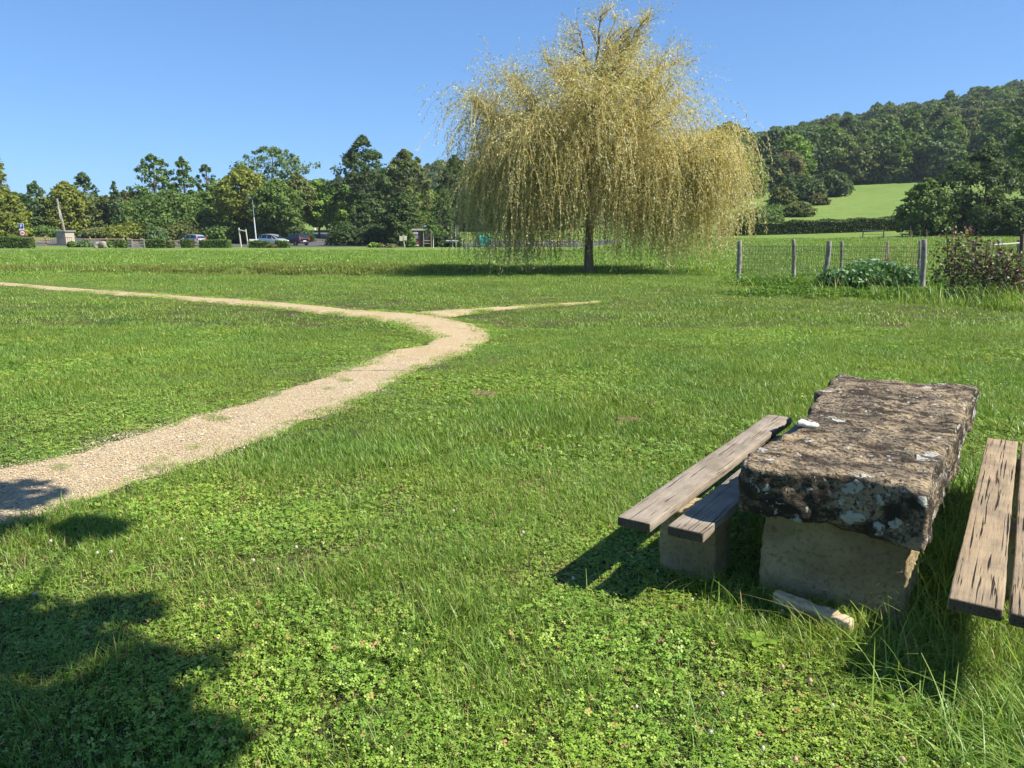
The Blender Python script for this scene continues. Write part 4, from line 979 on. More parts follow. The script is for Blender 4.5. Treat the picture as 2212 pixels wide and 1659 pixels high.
# ---------------------------------------------------------------- vegetable garden with its wire fence
PX = {}
def gpost(px, ybase, ptop, r_=.055, xt=None, Fd=None, square=False):
    if Fd is None: x, y = G(px, ybase, .0)
    else: x, y = XA(px, Fd, .5), Fd
    g = tz(x, y); 
    for _ in range(3):
        if Fd is None: x, y = G(px, ybase, g); g = tz(x, y)
    h = ZA(ptop, y) - g; tx = XA(xt if xt else px, y, g + h) - x
    return x, y, g, h, tx, r_
front = [gpost(1597, 613, 520.5, .075), gpost(1782, 615, 521, .08, 1791), gpost(1994, 632, 517.5, .072, 1996)]
back = [gpost(1716, 601, 516.8, .075, 1714), gpost(1818, 597, 520.5, .06), gpost(1916, 589, 522, .06), gpost(1986, 590, 519, .06), gpost(2102, 592, 519, .06), gpost(2157, 592, 517, .075), gpost(2200, 588, 517, .065)]
garden = empty('garden_fence', (front[0][0], front[0][1], 0), 0, 'wire mesh fence on rough round wooden posts around the vegetable garden', 'fence')
ox, oy = front[0][0], front[0][1]
def post_mesh(h, r_, tx, knob=0, ty=0):
    mb = MB(); pts_ = []; rd_ = []
    for i in range(9):
        t = i / 8; pts_.append((tx * t + .012 * math.sin(t * 6 + h * 7), ty * t + .01 * math.cos(t * 5 + h * 3), -.15 + (h + .15) * t)); rd_.append(r_ * (1.08 - .16 * t + .06 * math.sin(t * 9 + h * 5) + (knob * math.exp(-((t - .55) / .12) ** 2))))
    mb.tube(pts_, rd_, 10); return mb
for i, (x, y, g, h, tx, r_) in enumerate(front + back):
    o_ = post_mesh(h, r_, tx, .25 if i == 0 else 0).build('post', M_post, garden, True); o_.location = (x - ox, y - oy, g)
M_wire = plain('dark_green_wire', (0.035, 0.055, 0.04), .5, .3)
def wires(seq, name):
    mb = MB()
    def wbar(a, b, r_=.0033):
        a, b = Vector(a), Vector(b); d = (b - a).normalized(); s = d.cross(Vector((0, 0, 1)) if abs(d.z) < .9 else Vector((0, 1, 0))).normalized() * r_; t = d.cross(s).normalized() * r_
        mb.add([a + s, a + t, a - s, a - t, b + s, b + t, b - s, b - t], [(0, 1, 5, 4), (1, 2, 6, 5), (2, 3, 7, 6), (3, 0, 4, 7)])
    for (p, q) in zip(seq[:-1], seq[1:]):
        a = Vector((p[0] - ox, p[1] - oy, p[2])); b = Vector((q[0] - ox, q[1] - oy, q[2])); L = (b - a).length; n = max(3, int(L / .09))
        H = min(p[3], q[3]) - .17
        for j in range(n + 1):
            c_ = a.lerp(b, j / n); wig = .02 * math.sin(j * 1.7); wbar(c_ + Vector((0, 0, .02)), c_ + Vector((wig * .5, 0, H)))
        for z in np.linspace(.05, H, 10): wbar(a + Vector((0, 0, z)), b + Vector((0, 0, z)), .0045 if z == H else .003)
    o_ = mb.build(name, M_wire, garden); o_['kind'] = 'stuff'; return o_
lcorner = front[0]
wires([lcorner, back[0], back[1], back[2], back[3], back[4], back[5], back[6]], 'wire_mesh')
wires([lcorner, front[1], front[2]], 'wire_mesh')
# rail, dark post and stake on the right
rail = empty('handrail', (back[5][0], back[5][1] - .2, back[5][2]), 0, 'pale peeled wooden rail at the right end of the garden fence', 'rail')
mb = MB(); xr = XA(2206, back[5][1] - .2) - back[5][0] + .3; mb.tube([(-.45, 0, ZA(529, back[5][1]) - back[5][2]), (.3, 0, ZA(526.5, back[5][1]) - back[5][2]), (xr, 0, ZA(523, back[5][1]) - back[5][2])], [.035, .04, .04], 8)
mb.build('pole', plain('peeled_pole', (.55, .48, .36), .7), rail, True)
def lone_post(name, label, px, ybase, ytop, r_, mat, xt=None, cat='post'):
    x, y, g, h, tx, r_ = gpost(px, ybase, ytop, r_, xt); o_ = post_mesh(h, r_, tx).build(name, mat, None, True); o_.location = (x, y, g); return tag(o_, label, cat)
M_dkpost = plain('dark_post_wood', (.07, .05, .035), .85, var=.4)
lone_post('fence_post', 'dark brown post at the right edge in front of the pale rail', 2203, 594, 506.5, .07, M_dkpost, 2208)
lone_post('garden_stake', 'short green stake standing among the purple leaved plants', 2165, 628, 564, .035, plain('green_stake', (.10, .17, .08), .7), 2160, 'stake')
# planting
def leafmass(name, label, boxes, mat, ls, elong=1.2, cat=None, kind='stuff', flat=.3):
    Cs = []; Ts = []
    for (x, y, r_, h, n) in boxes:
        d = rng.normal(size=(n, 3)); d /= np.linalg.norm(d, axis=1)[:, None]; q = (rng.random(n) ** .4)[:, None]
        p = d * q * (r_, r_, h / 2) + (x, y, h / 2); p[:, 2] += terrain(p[:, 0], p[:, 1]); Cs.append(p); Ts.append(np.clip(rng.normal(.5 + rng.normal() * .1, .22, n), 0, 1))
    V_, F_, t_ = leafcloud(np.concatenate(Cs), ls, np.concatenate(Ts), elong, flat)
    return tag(obj_np(name, V_, F_, mat, None, False, t_), label, cat, None, kind)
M_cabb = leaf_mat('silvery_vegetable_leaves', [(0, (.05, .12, .03)), (.5, (.12, .23, .07)), (1, (.32, .42, .25))], .2, .4, .4)
M_weed = leaf_mat('garden_weeds', [(0, (.05, .10, .015)), (.5, (.12, .23, .03)), (1, (.26, .38, .09))], .35)
M_purple = leaf_mat('purple_leaves', [(0, (.07, .025, .035)), (.35, (.16, .07, .08)), (.5, (.10, .17, .05)), (.8, (.19, .27, .09)), (1, (.50, .27, .30))], .25, .5)
def GP(px, py, z=0): return G(px, py, z)
veg = []
for px, py, r_, h in ((1860, 612, .8, .75), (1905, 610, .8, .8), (1945, 612, .6, .7), (1830, 610, .5, .5), (1880, 600, .8, .85), (1800, 606, .45, .55)):
    x, y = GP(px, py, .2); veg.append((x, y, r_, h, 900))
leafmass('vegetable_row', 'silvery green large leaved vegetables growing behind the front garden posts', veg, M_cabb, .085, 2.2)
wd = []
for px in range(1590, 2225, 17):
    x, y = GP(px, 628 + (px - 1590) * .018 + random.uniform(-6, 6), .1); wd.append((x, y, .5, random.uniform(.12, .32) * (.5 if px < 1640 else 1), 200))
    x, y = GP(px, 612, .1); wd.append((x, y, .6, random.uniform(.2, .5), 200))
leafmass('garden_weeds', 'tangled green weeds and grass along the foot of the garden fence', wd, M_weed, .036, 3.0)
for (px, py, r_, h, lb, n) in ((2058, 640, .62, 1.8, 'tallest purple leaved bushy plant with green crown, right of the front corner post', 1100), (2120, 642, .66, 1.5, 'purple and green leaved plant in the middle of the garden group', 1150), (2180, 645, .6, 1.2, 'reddish purple leaved plant nearest the right edge of the garden', 1300)):
    x, y = GP(px, py, .1); g = tz(x, y); e = empty('purple_orache', (x, y, g), 0, lb, 'plant')
    d = rng.normal(size=(n, 3)); d /= np.linalg.norm(d, axis=1)[:, None]; q = (rng.random(n) ** .45)[:, None]; p = d * q * (r_, r_, h * .52) + (0, 0, h * .5)
    p = p[p[:, 2] > .02]; V_, F_, t_ = leafcloud(p, .065, np.clip(rng.normal(.5, .27, len(p)), 0, 1), 1.15); obj_np('leaves', V_, F_, M_purple, e, False, t_)
    mb = MB()
    for j in range(7):
        a = random.random() * 6.28; mb.tube([(0, 0, 0), (math.cos(a) * r_ * .3, math.sin(a) * r_ * .3, h * .5), (math.cos(a) * r_ * .5, math.sin(a) * r_ * .5, h * .95)], [.014, .01, .005], 5)
    mb.build('stems', plain('purple_stem', (.16, .06, .06), .7), e)
M_red = plain('red_petals', (.55, .03, .015), .6); M_orange = plain('orange_petals', (.65, .15, .04), .6); M_mag = plain('magenta_petals', (.35, .06, .22), .6)
def big_flower(px, py, s, mat, label, F=22.6):
    x = XA(px, F, .8); z = ZA(py, F); g = tz(x, F); e = empty('garden_flower', (x, F, g), 0, label, 'flower'); h = z - g
    mb = MB(); mb.tube([(0, .05, 0), (.03, .02, h * .6), (0, 0, h)], .008, 5); mb.build('stem', M_stem, e)
    Vs = []; Fs = []
    for ring, (nn, rr_, up) in enumerate(((8, 1, .35), (6, .6, .8))):
        for i in range(nn):
            a = 6.283 * i / nn + ring * .3; d = Vector((math.cos(a), math.sin(a), up)); q = Vector((-math.sin(a), math.cos(a), 0)); o = len(Vs)
            Vs += [(0, 0, h), tuple(Vector((0, 0, h)) + d * s * rr_ * .6 + q * s * .3), tuple(Vector((0, 0, h)) + d * s * rr_), tuple(Vector((0, 0, h)) + d * s * rr_ * .6 - q * s * .3)]; Fs.append((o, o + 1, o + 2, o + 3))
    obj_np('petals', Vs, np.array(Fs), mat, e)
big_flower(2000, 587, .085, M_red, 'bright red flower just right of the front corner post')
big_flower(1918, 562, .07, M_red, 'dull red flower seen through the mesh left of the corner post', 24)
big_flower(2187, 610, .085, M_orange, 'orange flower low beside the green stake')
big_flower(2152, 600, .07, M_mag, 'magenta flower among the purple leaves')
big_flower(2105, 533, .06, M_mag, 'magenta blossom at the top of the purple plants')
big_flower(2044, 528, .07, plain('pale_pink_petals', (.5, .28, .27), .6), 'pale pink blossom at the upper left of the purple plants')
# tall dry stalks and thin grass
mb = MB()
for i in range(26):
    px = random.uniform(1905, 2010); F = random.uniform(24.5, 27); x = XA(px, F); g = tz(x, F); h = random.uniform(.9, 2.0); a = random.uniform(-.12, .12)
    mb.tube([(x, F, g), (x + a * .4, F, g + h * .6), (x + a * 1.6, F, g + h)], [.006, .005, .003], 4, False)
mb.build('dry_stalks', plain('dry_stalk', (.38, .32, .16), .8))
tag(bpy.data.objects['dry_stalks'], 'thin dry seed stalks rising behind the garden mesh', None, None, 'stuff')
mb = MB(); x = XA(1918, 24); mb.tube([(0, 0, 0), (0, 0, .62)], .02, 8)
e = empty('garden_tool', (XA(1932, 24.4), 24.4, tz(XA(1932, 24.4), 24.4)), 0, 'small blue cup upturned on a stick in the garden', 'marker'); mb.build('stick', M_post, e)
mb = MB(); mb.lathe([(.05, .55), (.065, .56), (.055, .70), (.05, .72)], n=12); mb.build('cup', plain('blue_plastic', (.12, .2, .38), .5), e, True)
# tall grass tuft at the corner post and left post
xs = []; ys = []
for px, py, n_ in ((1996, 650, 160), (1600, 628, 90), (1785, 632, 90), (2080, 655, 120), (2150, 660, 160), (2200, 664, 160), (1900, 640, 90)):
    x, y = G(px, py, .1); xs.append(rng.normal(x, .28, n_)); ys.append(rng.normal(y, .22, n_))
xs = np.concatenate(xs); ys = np.concatenate(ys); V_, F_, t_ = long_blades(len(xs), xs, ys, .25, .75, .014, 1.0, .15); V_[:, 2] += np.repeat(terrain(xs, ys), 15)
tag(obj_np('long_grass', V_, F_, M_grass, None, False, t_), 'tall grass tufts around the feet of the garden posts', kind='stuff')

# ---------------------------------------------------------------- objects along the far side of the field
M_rail = plain('pale_pine_rail', (.40, .27, .17), .75, var=.2); M_oldwood = plain('old_grey_wood', (.27, .235, .19), .85, var=.3, scale=5)
def rail_fence(label, a, b, F, posts, ytop, rails):
    xa, xb = XA(a, F), XA(b, F); g = tz((xa + xb) / 2, F); e = empty('rail_fence', (xa, F, g), 0, label, 'fence'); h = ZA(ytop, F) - g
    for px in posts: MB().box((XA(px, F) - xa, 0, h * .53), (.16, .14, h * 1.1), bev=.02).build('post', M_rail, e)
    for rz in rails: MB().box(((xb - xa) / 2, -.1, ZA(rz, F) - g), (xb - xa, .06, .13), bev=.015).build('rail', M_rail, e)
    return e
rail_fence('pale wooden rail fence behind the hedge below the parking sign', -20, 109, 97, (-10, 30, 73, 98), 512, (513, 518, 523))
rail_fence('pale wooden rail fence behind the garden shrubs left of the gate', 182, 268, 98, (195, 230, 267), 515, (516.5,))
rail_fence('pale wooden rail fence in front of the left silver car', 353, 432, 97.5, (369, 392), 519, (520.5, 528))
# carved plank gate
gF = 91.5; e = empty('wooden_gate', (XA(277, gF), gF, tz(XA(277, gF), gF)), 0, 'weathered gate of two notched plank pillars joined by rails', 'gate'); gg = tz(XA(277, gF), gF)
for a, b, s in ((275, 286, -1), (302, 312, 1)):
    for j in range(3):
        xx = XA(a + (b - a) * (j + .5) / 3, gF) - XA(277, gF); hh = ZA([515, 514.5, 516][j], gF) - gg
        MB().box((xx, (j % 2) * .03, hh / 2), ((b - a) / 3 / FPX * gF * .93, .08, hh), bev=.012, ry=R(-2)).build('plank', M_oldwood, e)
    for zf in (.35, .62, .88):
        MB().box((XA((a + b) / 2, gF) - XA(277, gF), -.07, (ZA(515, gF) - gg) * zf), (.5, .06, .08), bev=.01).build('batten', M_oldwood, e)
for yy in (518, 522, 526): MB().box((XA(294, gF) - XA(277, gF), .05, ZA(yy, gF) - gg), (1.1, .05, .09), bev=.01).build('rail', M_rail, e)
MB().box((XA(294, gF) - XA(277, gF), -.1, .06), (1.3, .2, .1), bev=.02).build('sill', M_oldwood, e)
# boulder
bv, bf = rough_box((.62, .45, .4), .3, .07, .18, 1.6, .04, 6, 3); o_ = obj_np('boulder', bv, bf, (lambda k: (k.col(k.mix(k.noise(k.coord(), 3, 5), (.16, .14, .10), (.36, .31, .24)), .9, .2), k.bump(k.noise(k.coord(), 8, 5), .8, .05), k.m)[-1])(NT('boulder_stone')), None, True)
o_.location = (XA(217.5, 90), 90, .32); tag(o_, 'brown rounded boulder lying at the edge of the grass', 'boulder')
# wayside cross
cF = 104.0; cx = XA(142, cF); cg = tz(cx, cF)
pd = empty('cross_pedestal', (cx, cF, cg), R(-16), 'tall square stone pedestal with a flat cap, carrying the wooden cross', 'pedestal')
M_ped = (lambda k: (k.col(k.mix(k.noise(k.coord('Object', (1, 1, .3)), 3, 5), (.27, .23, .17), (.48, .42, .33)), .9, .2), k.bump(k.noise(k.coord(), 12, 4), .5, .02), k.m)[-1])(NT('pedestal_stone'))
ph = ZA(499, cF) - cg
MB().box((0, 0, ph / 2 - .06), (1.5, 1.5, ph - .12), bev=.03).build('shaft', M_ped, pd); MB().box((0, 0, ph - .03), (1.85, 1.85, .16), bev=.04).build('cap', plain('grey_cap_stone', (.25, .25, .24), .9), pd)
cr = empty('wayside_cross', (cx - .05, cF, cg + ph + .05), 0, 'tall leaning wooden cross with a small carved figure, on the stone pedestal', 'cross')
ch = ZA(430, cF) - cg - ph; tl = -XA(142, cF) + XA(133, cF)
ang = math.atan2(tl, ch)
MB().box((tl / 2, 0, ch / 2), (.2, .2, math.hypot(ch, tl)), ry=ang, bev=.02).build('upright', M_oldwood, cr)
MB().box((tl * .73, 0, ch * .73), (.62, .16, .2), ry=ang, bev=.02, rz=0).build('crossbar', M_dkpost, cr)
mb = MB(); kx, kz = tl * .5, ch * .5; q = Vector((math.sin(ang), 0, math.cos(ang))); s0 = Vector((tl * .70, -.17, ch * .70)); 
mb.tube([s0 - q * 1.5 + Vector((0, -.02, 0)), s0 - q * 1.1 + Vector((-.03, -.12, 0)), s0 - q * .75, s0 - q * .35, s0, s0 + q * .1, s0 + q * .2, s0 + q * .32], [.05, .07, .11, .10, .14, .05, .09, .05], 8)
mb.tube([s0 + Vector((-.33, .05, .15)), s0 + Vector((-.15, 0, .03)), s0, s0 + Vector((.15, 0, .03)), s0 + Vector((.33, .05, .15))], [.025, .035, .05, .035, .025], 6); mb.build('carved_figure', plain('figure_wood', (.33, .29, .24), .8), cr, True)
fe = empty('iron_railing', (cx, cF - 1.6, cg), 0, 'low dark iron railing around the foot of the cross pedestal', 'railing')
for i in range(14): MB().tube([(-1.6 + i * .25, 0, 0), (-1.6 + i * .25, 0, 1.05)], .018, 5).build('bar', M_dkpost, fe)
for z in (.15, .98): MB().box((.03, 0, z), (3.4, .03, .05)).build('rail', M_dkpost, fe)
# parking sign and weight limit sign on one pole
def text_mesh(body, size, name, mat, parent, loc, rot):
    cu = bpy.data.curves.new(name, 'FONT'); cu.body = body; cu.size = size; cu.align_x = 'CENTER'; cu.align_y = 'CENTER'; cu.extrude = .004; cu.offset = size * .02
    tmp = bpy.data.objects.new('tmp_text', cu); COL.objects.link(tmp); bpy.context.view_layer.update()
    me = bpy.data.meshes.new_from_object(tmp.evaluated_get(bpy.context.evaluated_depsgraph_get())); bpy.data.objects.remove(tmp)
    me.materials.clear(); me.materials.append(mat); o_ = link(bpy.data.objects.new(name, me), parent); o_.location = loc; o_.rotation_euler = rot; return o_
M_white = plain('white_paint', (.78, .78, .76), .5, var=.04); M_blue = plain('blue_paint', (.015, .05, .34), .4, var=.05); M_signred = plain('red_paint', (.55, .025, .02), .4, var=.05); M_black = plain('black_paint', (.02, .02, .02), .5); M_metal = plain('galvanised_metal', (.38, .39, .40), .45, .7)
sF = 95; sx = XA(50.3, sF); sg = tz(sx, sF); sgn = empty('road_sign', (sx, sF, sg), 0, 'blue parking sign above a round red ringed weight limit sign on one pole', 'road sign')
z1, z2 = ZA(489, sF) - sg, ZA(503.3, sF) - sg
MB().tube([(0, .05, 0), (0, .05, z1)], .035, 8).build('pole', M_metal, sgn, True)
MB().box((-.06, 0, z1 - .08), (.62, .02, .8), bev=.008).build('sign_plate', M_white, sgn)
MB().box((-.06, -.018, z1 + .02), (.54, .012, .54)).build('blue_panel', M_blue, sgn); text_mesh('P', .5, 'letter', M_white, sgn, (-.06, -.03, z1 + .02), (math.pi / 2, 0, 0))
def disc(r_, y, t, n=28):
    mb = MB(); vs = [(r_ * math.cos(6.283 * i / n), yy, z2 + r_ * math.sin(6.283 * i / n)) for yy in (y, y + t) for i in range(n)]
    mb.add(vs, [tuple(range(n)), tuple(range(2 * n - 1, n - 1, -1))] + [(i, i + n, (i + 1) % n + n, (i + 1) % n) for i in range(n)]); return mb
disc(.39, -.02, .02).build('red_ring', M_signred, sgn); disc(.27, -.032, .01).build('white_disc', M_white, sgn); text_mesh('3,5t', .22, 'letters', M_black, sgn, (0, -.045, z2), (math.pi / 2, 0, 0))
# wooden frame (two posts and a bar)
fF = 98; x0_ = XA(519, fF); fg = tz(x0_, fF); fr_e = empty('goal_frame', (x0_, fF, fg), 0, 'tall pale wooden frame of two posts and a crossbar at the car park', 'frame')
M_pale = plain('pale_wood', (.45, .41, .31), .8)
MB().tube([(.05, 0, 0), (-.1, 0, ZA(492, fF) - fg)], .09, 8).build('post', M_pale, fr_e, True); MB().tube([(XA(534, fF) - x0_ + .08, 0, 0), (XA(532, fF) - x0_, 0, ZA(495, fF) - fg)], .08, 8).build('post', M_pale, fr_e, True)
MB().tube([(-.1, -.1, ZA(496.5, fF) - fg), (XA(532, fF) - x0_, -.1, ZA(499.5, fF) - fg)], .06, 8).build('crossbar', M_pale, fr_e, True)
# street lamp
lF = 108; lx = XA(553, lF); lgz = tz(lx, lF); la = empty('street_lamp', (lx, lF, lgz), 0, 'slim grey street lamp standing between the goal frame and silver car', 'street lamp')
lh = ZA(432, lF) - lgz
MB().tube([(.05, 0, 0), (.0, 0, 1.2), (-.1, 0, lh * .62)], [.11, .09, .07], 8).build('pole', plain('lamp_pole', (.55, .56, .55), .5), la, True); MB().tube([(-.1, 0, lh * .62), (-.15, 0, lh)], [.05, .04], 8).build('upper_pole', M_metal, la, True)
MB().tube([(-.15, 0, lh), (-.15, -.3, lh + .15), (-.15, -.9, lh + .2)], .03, 6).build('arm', M_metal, la, True); MB().box((-.15, -1.1, lh + .2), (.28, .6, .13), bev=.04).build('lamp_head', M_metal, la)
wb = empty('notice_board', (XA(548, 99), 99, 0), 0, 'small white board by the hedge under the street lamp', 'board'); MB().box((0, 0, ZA(520.5, 99)), (1.15, .04, .45), bev=.01).build('panel', M_white, wb)
for s in (-.45, .45): MB().tube([(s, .04, 0), (s, .04, ZA(519, 99))], .03, 6).build('leg', M_metal, wb)
# direction sign, white posts along the road
dF = 121; dx = XA(665.5 - 40 + .0, dF); dg = tz(XA(641, dF), dF)
ds = empty('direction_sign', (XA(641, dF), dF, dg), 0, 'pale direction arrow sign on a post beside the road bend', 'sign'); dz = ZA(493.5, dF) - dg
MB().tube([(0, .05, 0), (0, .05, dz + .4)], .05, 6).build('post', M_metal, ds); MB().add([(-.8, 0, dz - .12), (.55, 0, dz - .12), (.8, 0, dz + .05), (.55, 0, dz + .22), (-.8, 0, dz + .22), (-.8, .03, dz - .12), (.55, .03, dz - .12), (.8, .03, dz + .05), (.55, .03, dz + .22), (-.8, .03, dz + .22)], [(0, 1, 2, 3, 4), (9, 8, 7, 6, 5)] + [(i, i + 5, (i + 1) % 5 + 5, (i + 1) % 5) for i in range(5)]).build('arrow_panel', plain('cream_panel', (.6, .58, .48), .6), ds)
for px, F, yt, lb in ((681, 150, 487, 'white roadside post on the left above the road bend'), (707, 146, 484.5, 'taller white roadside post on the right above the road bend')):
    x = XA(px, F); g = tz(x, F); o_ = MB().tube([(0, 0, -.1), (0, 0, (ZA(yt, F) - g) * .8), (0, 0, ZA(yt, F) - g)], [.17, .16, .12], 8).build('roadside_post', M_white, None, True); o_.location = (x, F, g); tag(o_, lb, 'post')
# signpost with plates
pF = 96; px_ = XA(872, pF); pg = tz(px_, pF); spo = empty('hiking_signpost', (px_, pF, pg), 0, 'leaning signpost with small cream hiking plates left of the bus shelter', 'signpost'); phh = ZA(507, pF) - pg
MB().tube([(.1, 0, 0), (-.08, 0, phh)], .06, 8).build('post', M_pale, spo, True)
for s, zc in ((-.26, .82), (-.26, .70), (-.26, .58), (.24, .86), (.24, .74), (.24, .62)): MB().box((s - .04, -.07, phh * zc), (.4, .02, .18), bev=.005).build('plate', plain('cream_plate', (.66, .60, .42), .6) if s < 0 and zc > .8 else bpy.data.materials.get('cream_plate') or M_white, spo)
# bus shelter
bF = 99; bx0 = XA(889, bF); bg_ = tz(bx0, bF); bs_ = empty('bus_shelter', (bx0, bF, bg_), R(6), 'dark glazed bus shelter with an illuminated style poster panel on its left', 'bus shelter')
bh = ZA(497, bF) - bg_; bw = XA(932, bF) - bx0
M_dkmet = plain('dark_metal', (.06, .05, .045), .5, .4); M_tan = plain('tan_metal', (.34, .27, .20), .6)
k = NT('shelter_glass'); k.col((.55, .6, .6), .05, .5); k.b.inputs['Transmission Weight'].default_value = .7; k.b.inputs['Base Color'].default_value = (.12, .13, .14, 1); M_glass = k.m
for i in range(4): MB().box((bw * (i + .5) / 4, .6, bh + .08), (bw / 4 - .03, 1.7, .07), rx=R(5), bev=.01).build('roof_panel', plain('roof_sheet', (.20, .18, .16), .6) if i == 0 else bpy.data.materials['roof_sheet'], bs_)
MB().box((bw / 2, -.25, bh), (bw + .1, .1, .14), bev=.01).build('roof_beam', M_tan, bs_)
for xx in (.05, bw * .38, bw * .6, bw - .05): MB().box((xx, -.15, bh / 2), (.08, .08, bh), bev=.01).build('post', M_tan if xx > 1 else M_dkmet, bs_)
for xx in (bw * .5, bw - .05): MB().box((xx, 1.3, bh / 2), (.07, .07, bh), bev=.01).build('post', M_dkmet, bs_)
MB().box((bw * .62, 1.33, bh * .55), (bw * .7, .02, bh * .8)).build('glass_pane', M_glass, bs_)
MB().box((bw * .8, .95, .45), (bw * .36, .35, .05), bev=.01).build('bench_seat', M_tan, bs_); MB().box((bw * .8, 1.1, .8), (bw * .36, .05, .08), bev=.01).build('bench_back', M_tan, bs_)
po = MB().box((bw * .2, -.22, bh * .5), (bw * .34, .08, bh * .86), bev=.01).build('poster_panel', plain('dark_poster', (.022, .022, .032), .35), bs_)
mk = MB(); mk2 = MB()
for row, (zc, ww, hh, nlt) in enumerate(((.83, .26, .16, 6), (.71, .24, .06, 9), (.60, .25, .09, 8), (.52, .24, .05, 10))):
    for j in range(nlt):
        x_ = bw * .2 + (j - (nlt - 1) / 2) * bw * ww / nlt; mk.box((x_, -.268, bh * zc), (bw * ww / nlt * .72, .006, hh * (1 if j % 3 else .8)))
mk.box((bw * .2, -.268, bh * .115), (bw * .3, .006, .13)); mk.build('printed_lines', M_white, bs_)
for (a_, zc, w_, h_) in ((.02, .92, .1, .08), (.0, .44, .14, .12), (.03, .36, .22, .12), (.06, .28, .18, .14), (.1, .2, .14, .1), (-.06, .40, .1, .05)): mk2.box((bw * .2 + a_ * bw, -.268, bh * zc), (w_ * bw, .006, h_), ry=.3)
mk2.build('printed_emblem', plain('poster_red', (.26, .03, .035), .5), bs_)
# dark sign on a pole above the shelter
tsx = XA(919.5, 103); tsn = empty('stop_sign_post', (tsx, 103, tz(tsx, 103)), 0, 'small dark square stop sign raised above the bus shelter roof', 'sign'); zt = ZA(491, 103) - tz(tsx, 103)
MB().tube([(0, .05, 0), (0, .05, zt)], .04, 6).build('pole', M_metal, tsn); MB().box((0, 0, zt), (.62, .05, .75), bev=.02).build('panel', M_dkmet, tsn); MB().box((0, -.035, zt + .15), (.45, .01, .22)).build('pictogram', plain('grey_blue_print', (.25, .33, .42), .5), tsn)
# stake with sapling
skx = XA(909, 94); e = empty('young_sapling', (XA(936 - 27 + 0, 94) + XA(1106, 94), 94, 0), 0, 'pale trunked sapling standing right of the bus shelter at the field edge', 'tree')
e.location = (XA(909.5 + 26, 94), 94, 0); sh = ZA(501, 94)
MB().tube([(0, 0, -.1), (.03, 0, sh * .5), (0, 0, sh), (.1, 0, ZA(478, 94))], [.07, .06, .05, .03], 8).build('trunk', plain('pale_sapling_bark', (.50, .46, .36), .8), e, True)
V_, F_, t_, _ = crown_mesh(sh - .3, ZA(468, 94), 1.3, 'tall', 16, 700, .2, 'green', .3, .4); obj_np('crown', V_, F_, T['green'], e, False, t_)
# small board on posts
gx_ = XA(976, 97); bd = empty('board_sign', (gx_, 97, tz(gx_, 97)), R(-8), 'low grey tabletop shaped board on one leg right of the sapling', 'sign'); zb = ZA(521, 97) - tz(gx_, 97)
MB().box((0, 0, zb), (1.5, .3, .22), bev=.02, rx=R(12)).build('panel', plain('grey_board', (.38, .37, .34), .7), bd); MB().tube([(.1, 0, 0), (.1, 0, zb)], .07, 8).build('leg', M_pale, bd)
mb = MB(); o_ = mb.tube([(0, 0, 0), (-.04, 0, 1.6), (.02, 0, 2.9)], [.06, .04, .02], 6).build('thin_pole', plain('pale_green_pole', (.42, .46, .36), .7), None, True); o_.location = (XA(985, 95.5), 95.5, 0); tag(o_, 'thin pale pole leaning beside the low grey board', 'pole')
# things behind the left curtain of the willow
o_F = 100
pb = empty('picnic_bench', (XA(1014, o_F), o_F, tz(XA(1014, o_F), o_F)), R(12), 'low brown wooden table behind the left curtain of the willow', 'picnic table')
MB().box((0, 0, .85), (2.0, .8, .07), bev=.015).build('table_top', M_oldwood, pb)
for s in (-.75, .75): MB().box((s, 0, .42), (.1, .6, .82), bev=.01).build('leg', M_dkpost, pb)
for s in (-.7, .7): MB().box((0, s, .45), (2.0, .28, .05), bev=.01).build('seat', M_oldwood, pb)
gb = empty('green_container', (XA(1045, 104), 104, tz(XA(1045, 104), 104)), R(20), 'turquoise green waste container seen through the willow twigs', 'container')
mb = MB(); mb.add([(-.75, -.5, .2), (.75, -.5, .2), (.75, .5, .2), (-.75, .5, .2), (-.85, -.58, 1.25), (.85, -.58, 1.25), (.85, .58, 1.25), (-.85, .58, 1.25)], [(3, 2, 1, 0), (4, 5, 6, 7), (0, 1, 5, 4), (1, 2, 6, 5), (2, 3, 7, 6), (3, 0, 4, 7)]); mb.build('bin_body', plain('turquoise_plastic', (.03, .30, .22), .5), gb)
mb = MB(); mb.add([(-.88, -.6, 1.25), (.88, -.6, 1.25), (.88, .6, 1.25), (-.88, .6, 1.25), (-.8, -.3, 1.5), (.8, -.3, 1.5), (.8, .4, 1.55), (-.8, .4, 1.55)], [(4, 5, 6, 7), (0, 1, 5, 4), (1, 2, 6, 5), (2, 3, 7, 6), (3, 0, 4, 7)]); mb.build('lid', bpy.data.materials['turquoise_plastic'], gb)
for s in (-.6, .6): MB().tube([(s - .04, -.45, .1), (s + .04, -.45, .1)], .1, 10).build('wheel', M_black, gb)
wl = empty('low_wall', (XA(1150, 103), 103, tz(XA(1150, 103), 103)), 0, 'low grey stone wall running behind the willow trunk', 'wall'); 
k = NT('grey_wall_stone'); k.col(k.mix(k.noise(k.coord(), 4, 5), (.16, .14, .12), (.34, .31, .27)), .9); M_wst = k.m
stm = [mesh_np('stone', *rough_box((.24, .16, .1), .04, .12, .02, 4, .01, 12, i), M_wst, True) for i in range(4)]
for row in range(4):
    for j in range(24):
        o_ = link(bpy.data.objects.new('stone', stm[(j * 3 + row) % 4]), wl); o_.location = (-5.6 + j * .49 + (row % 2) * .24, random.uniform(-.02, .02), .09 + row * .2)
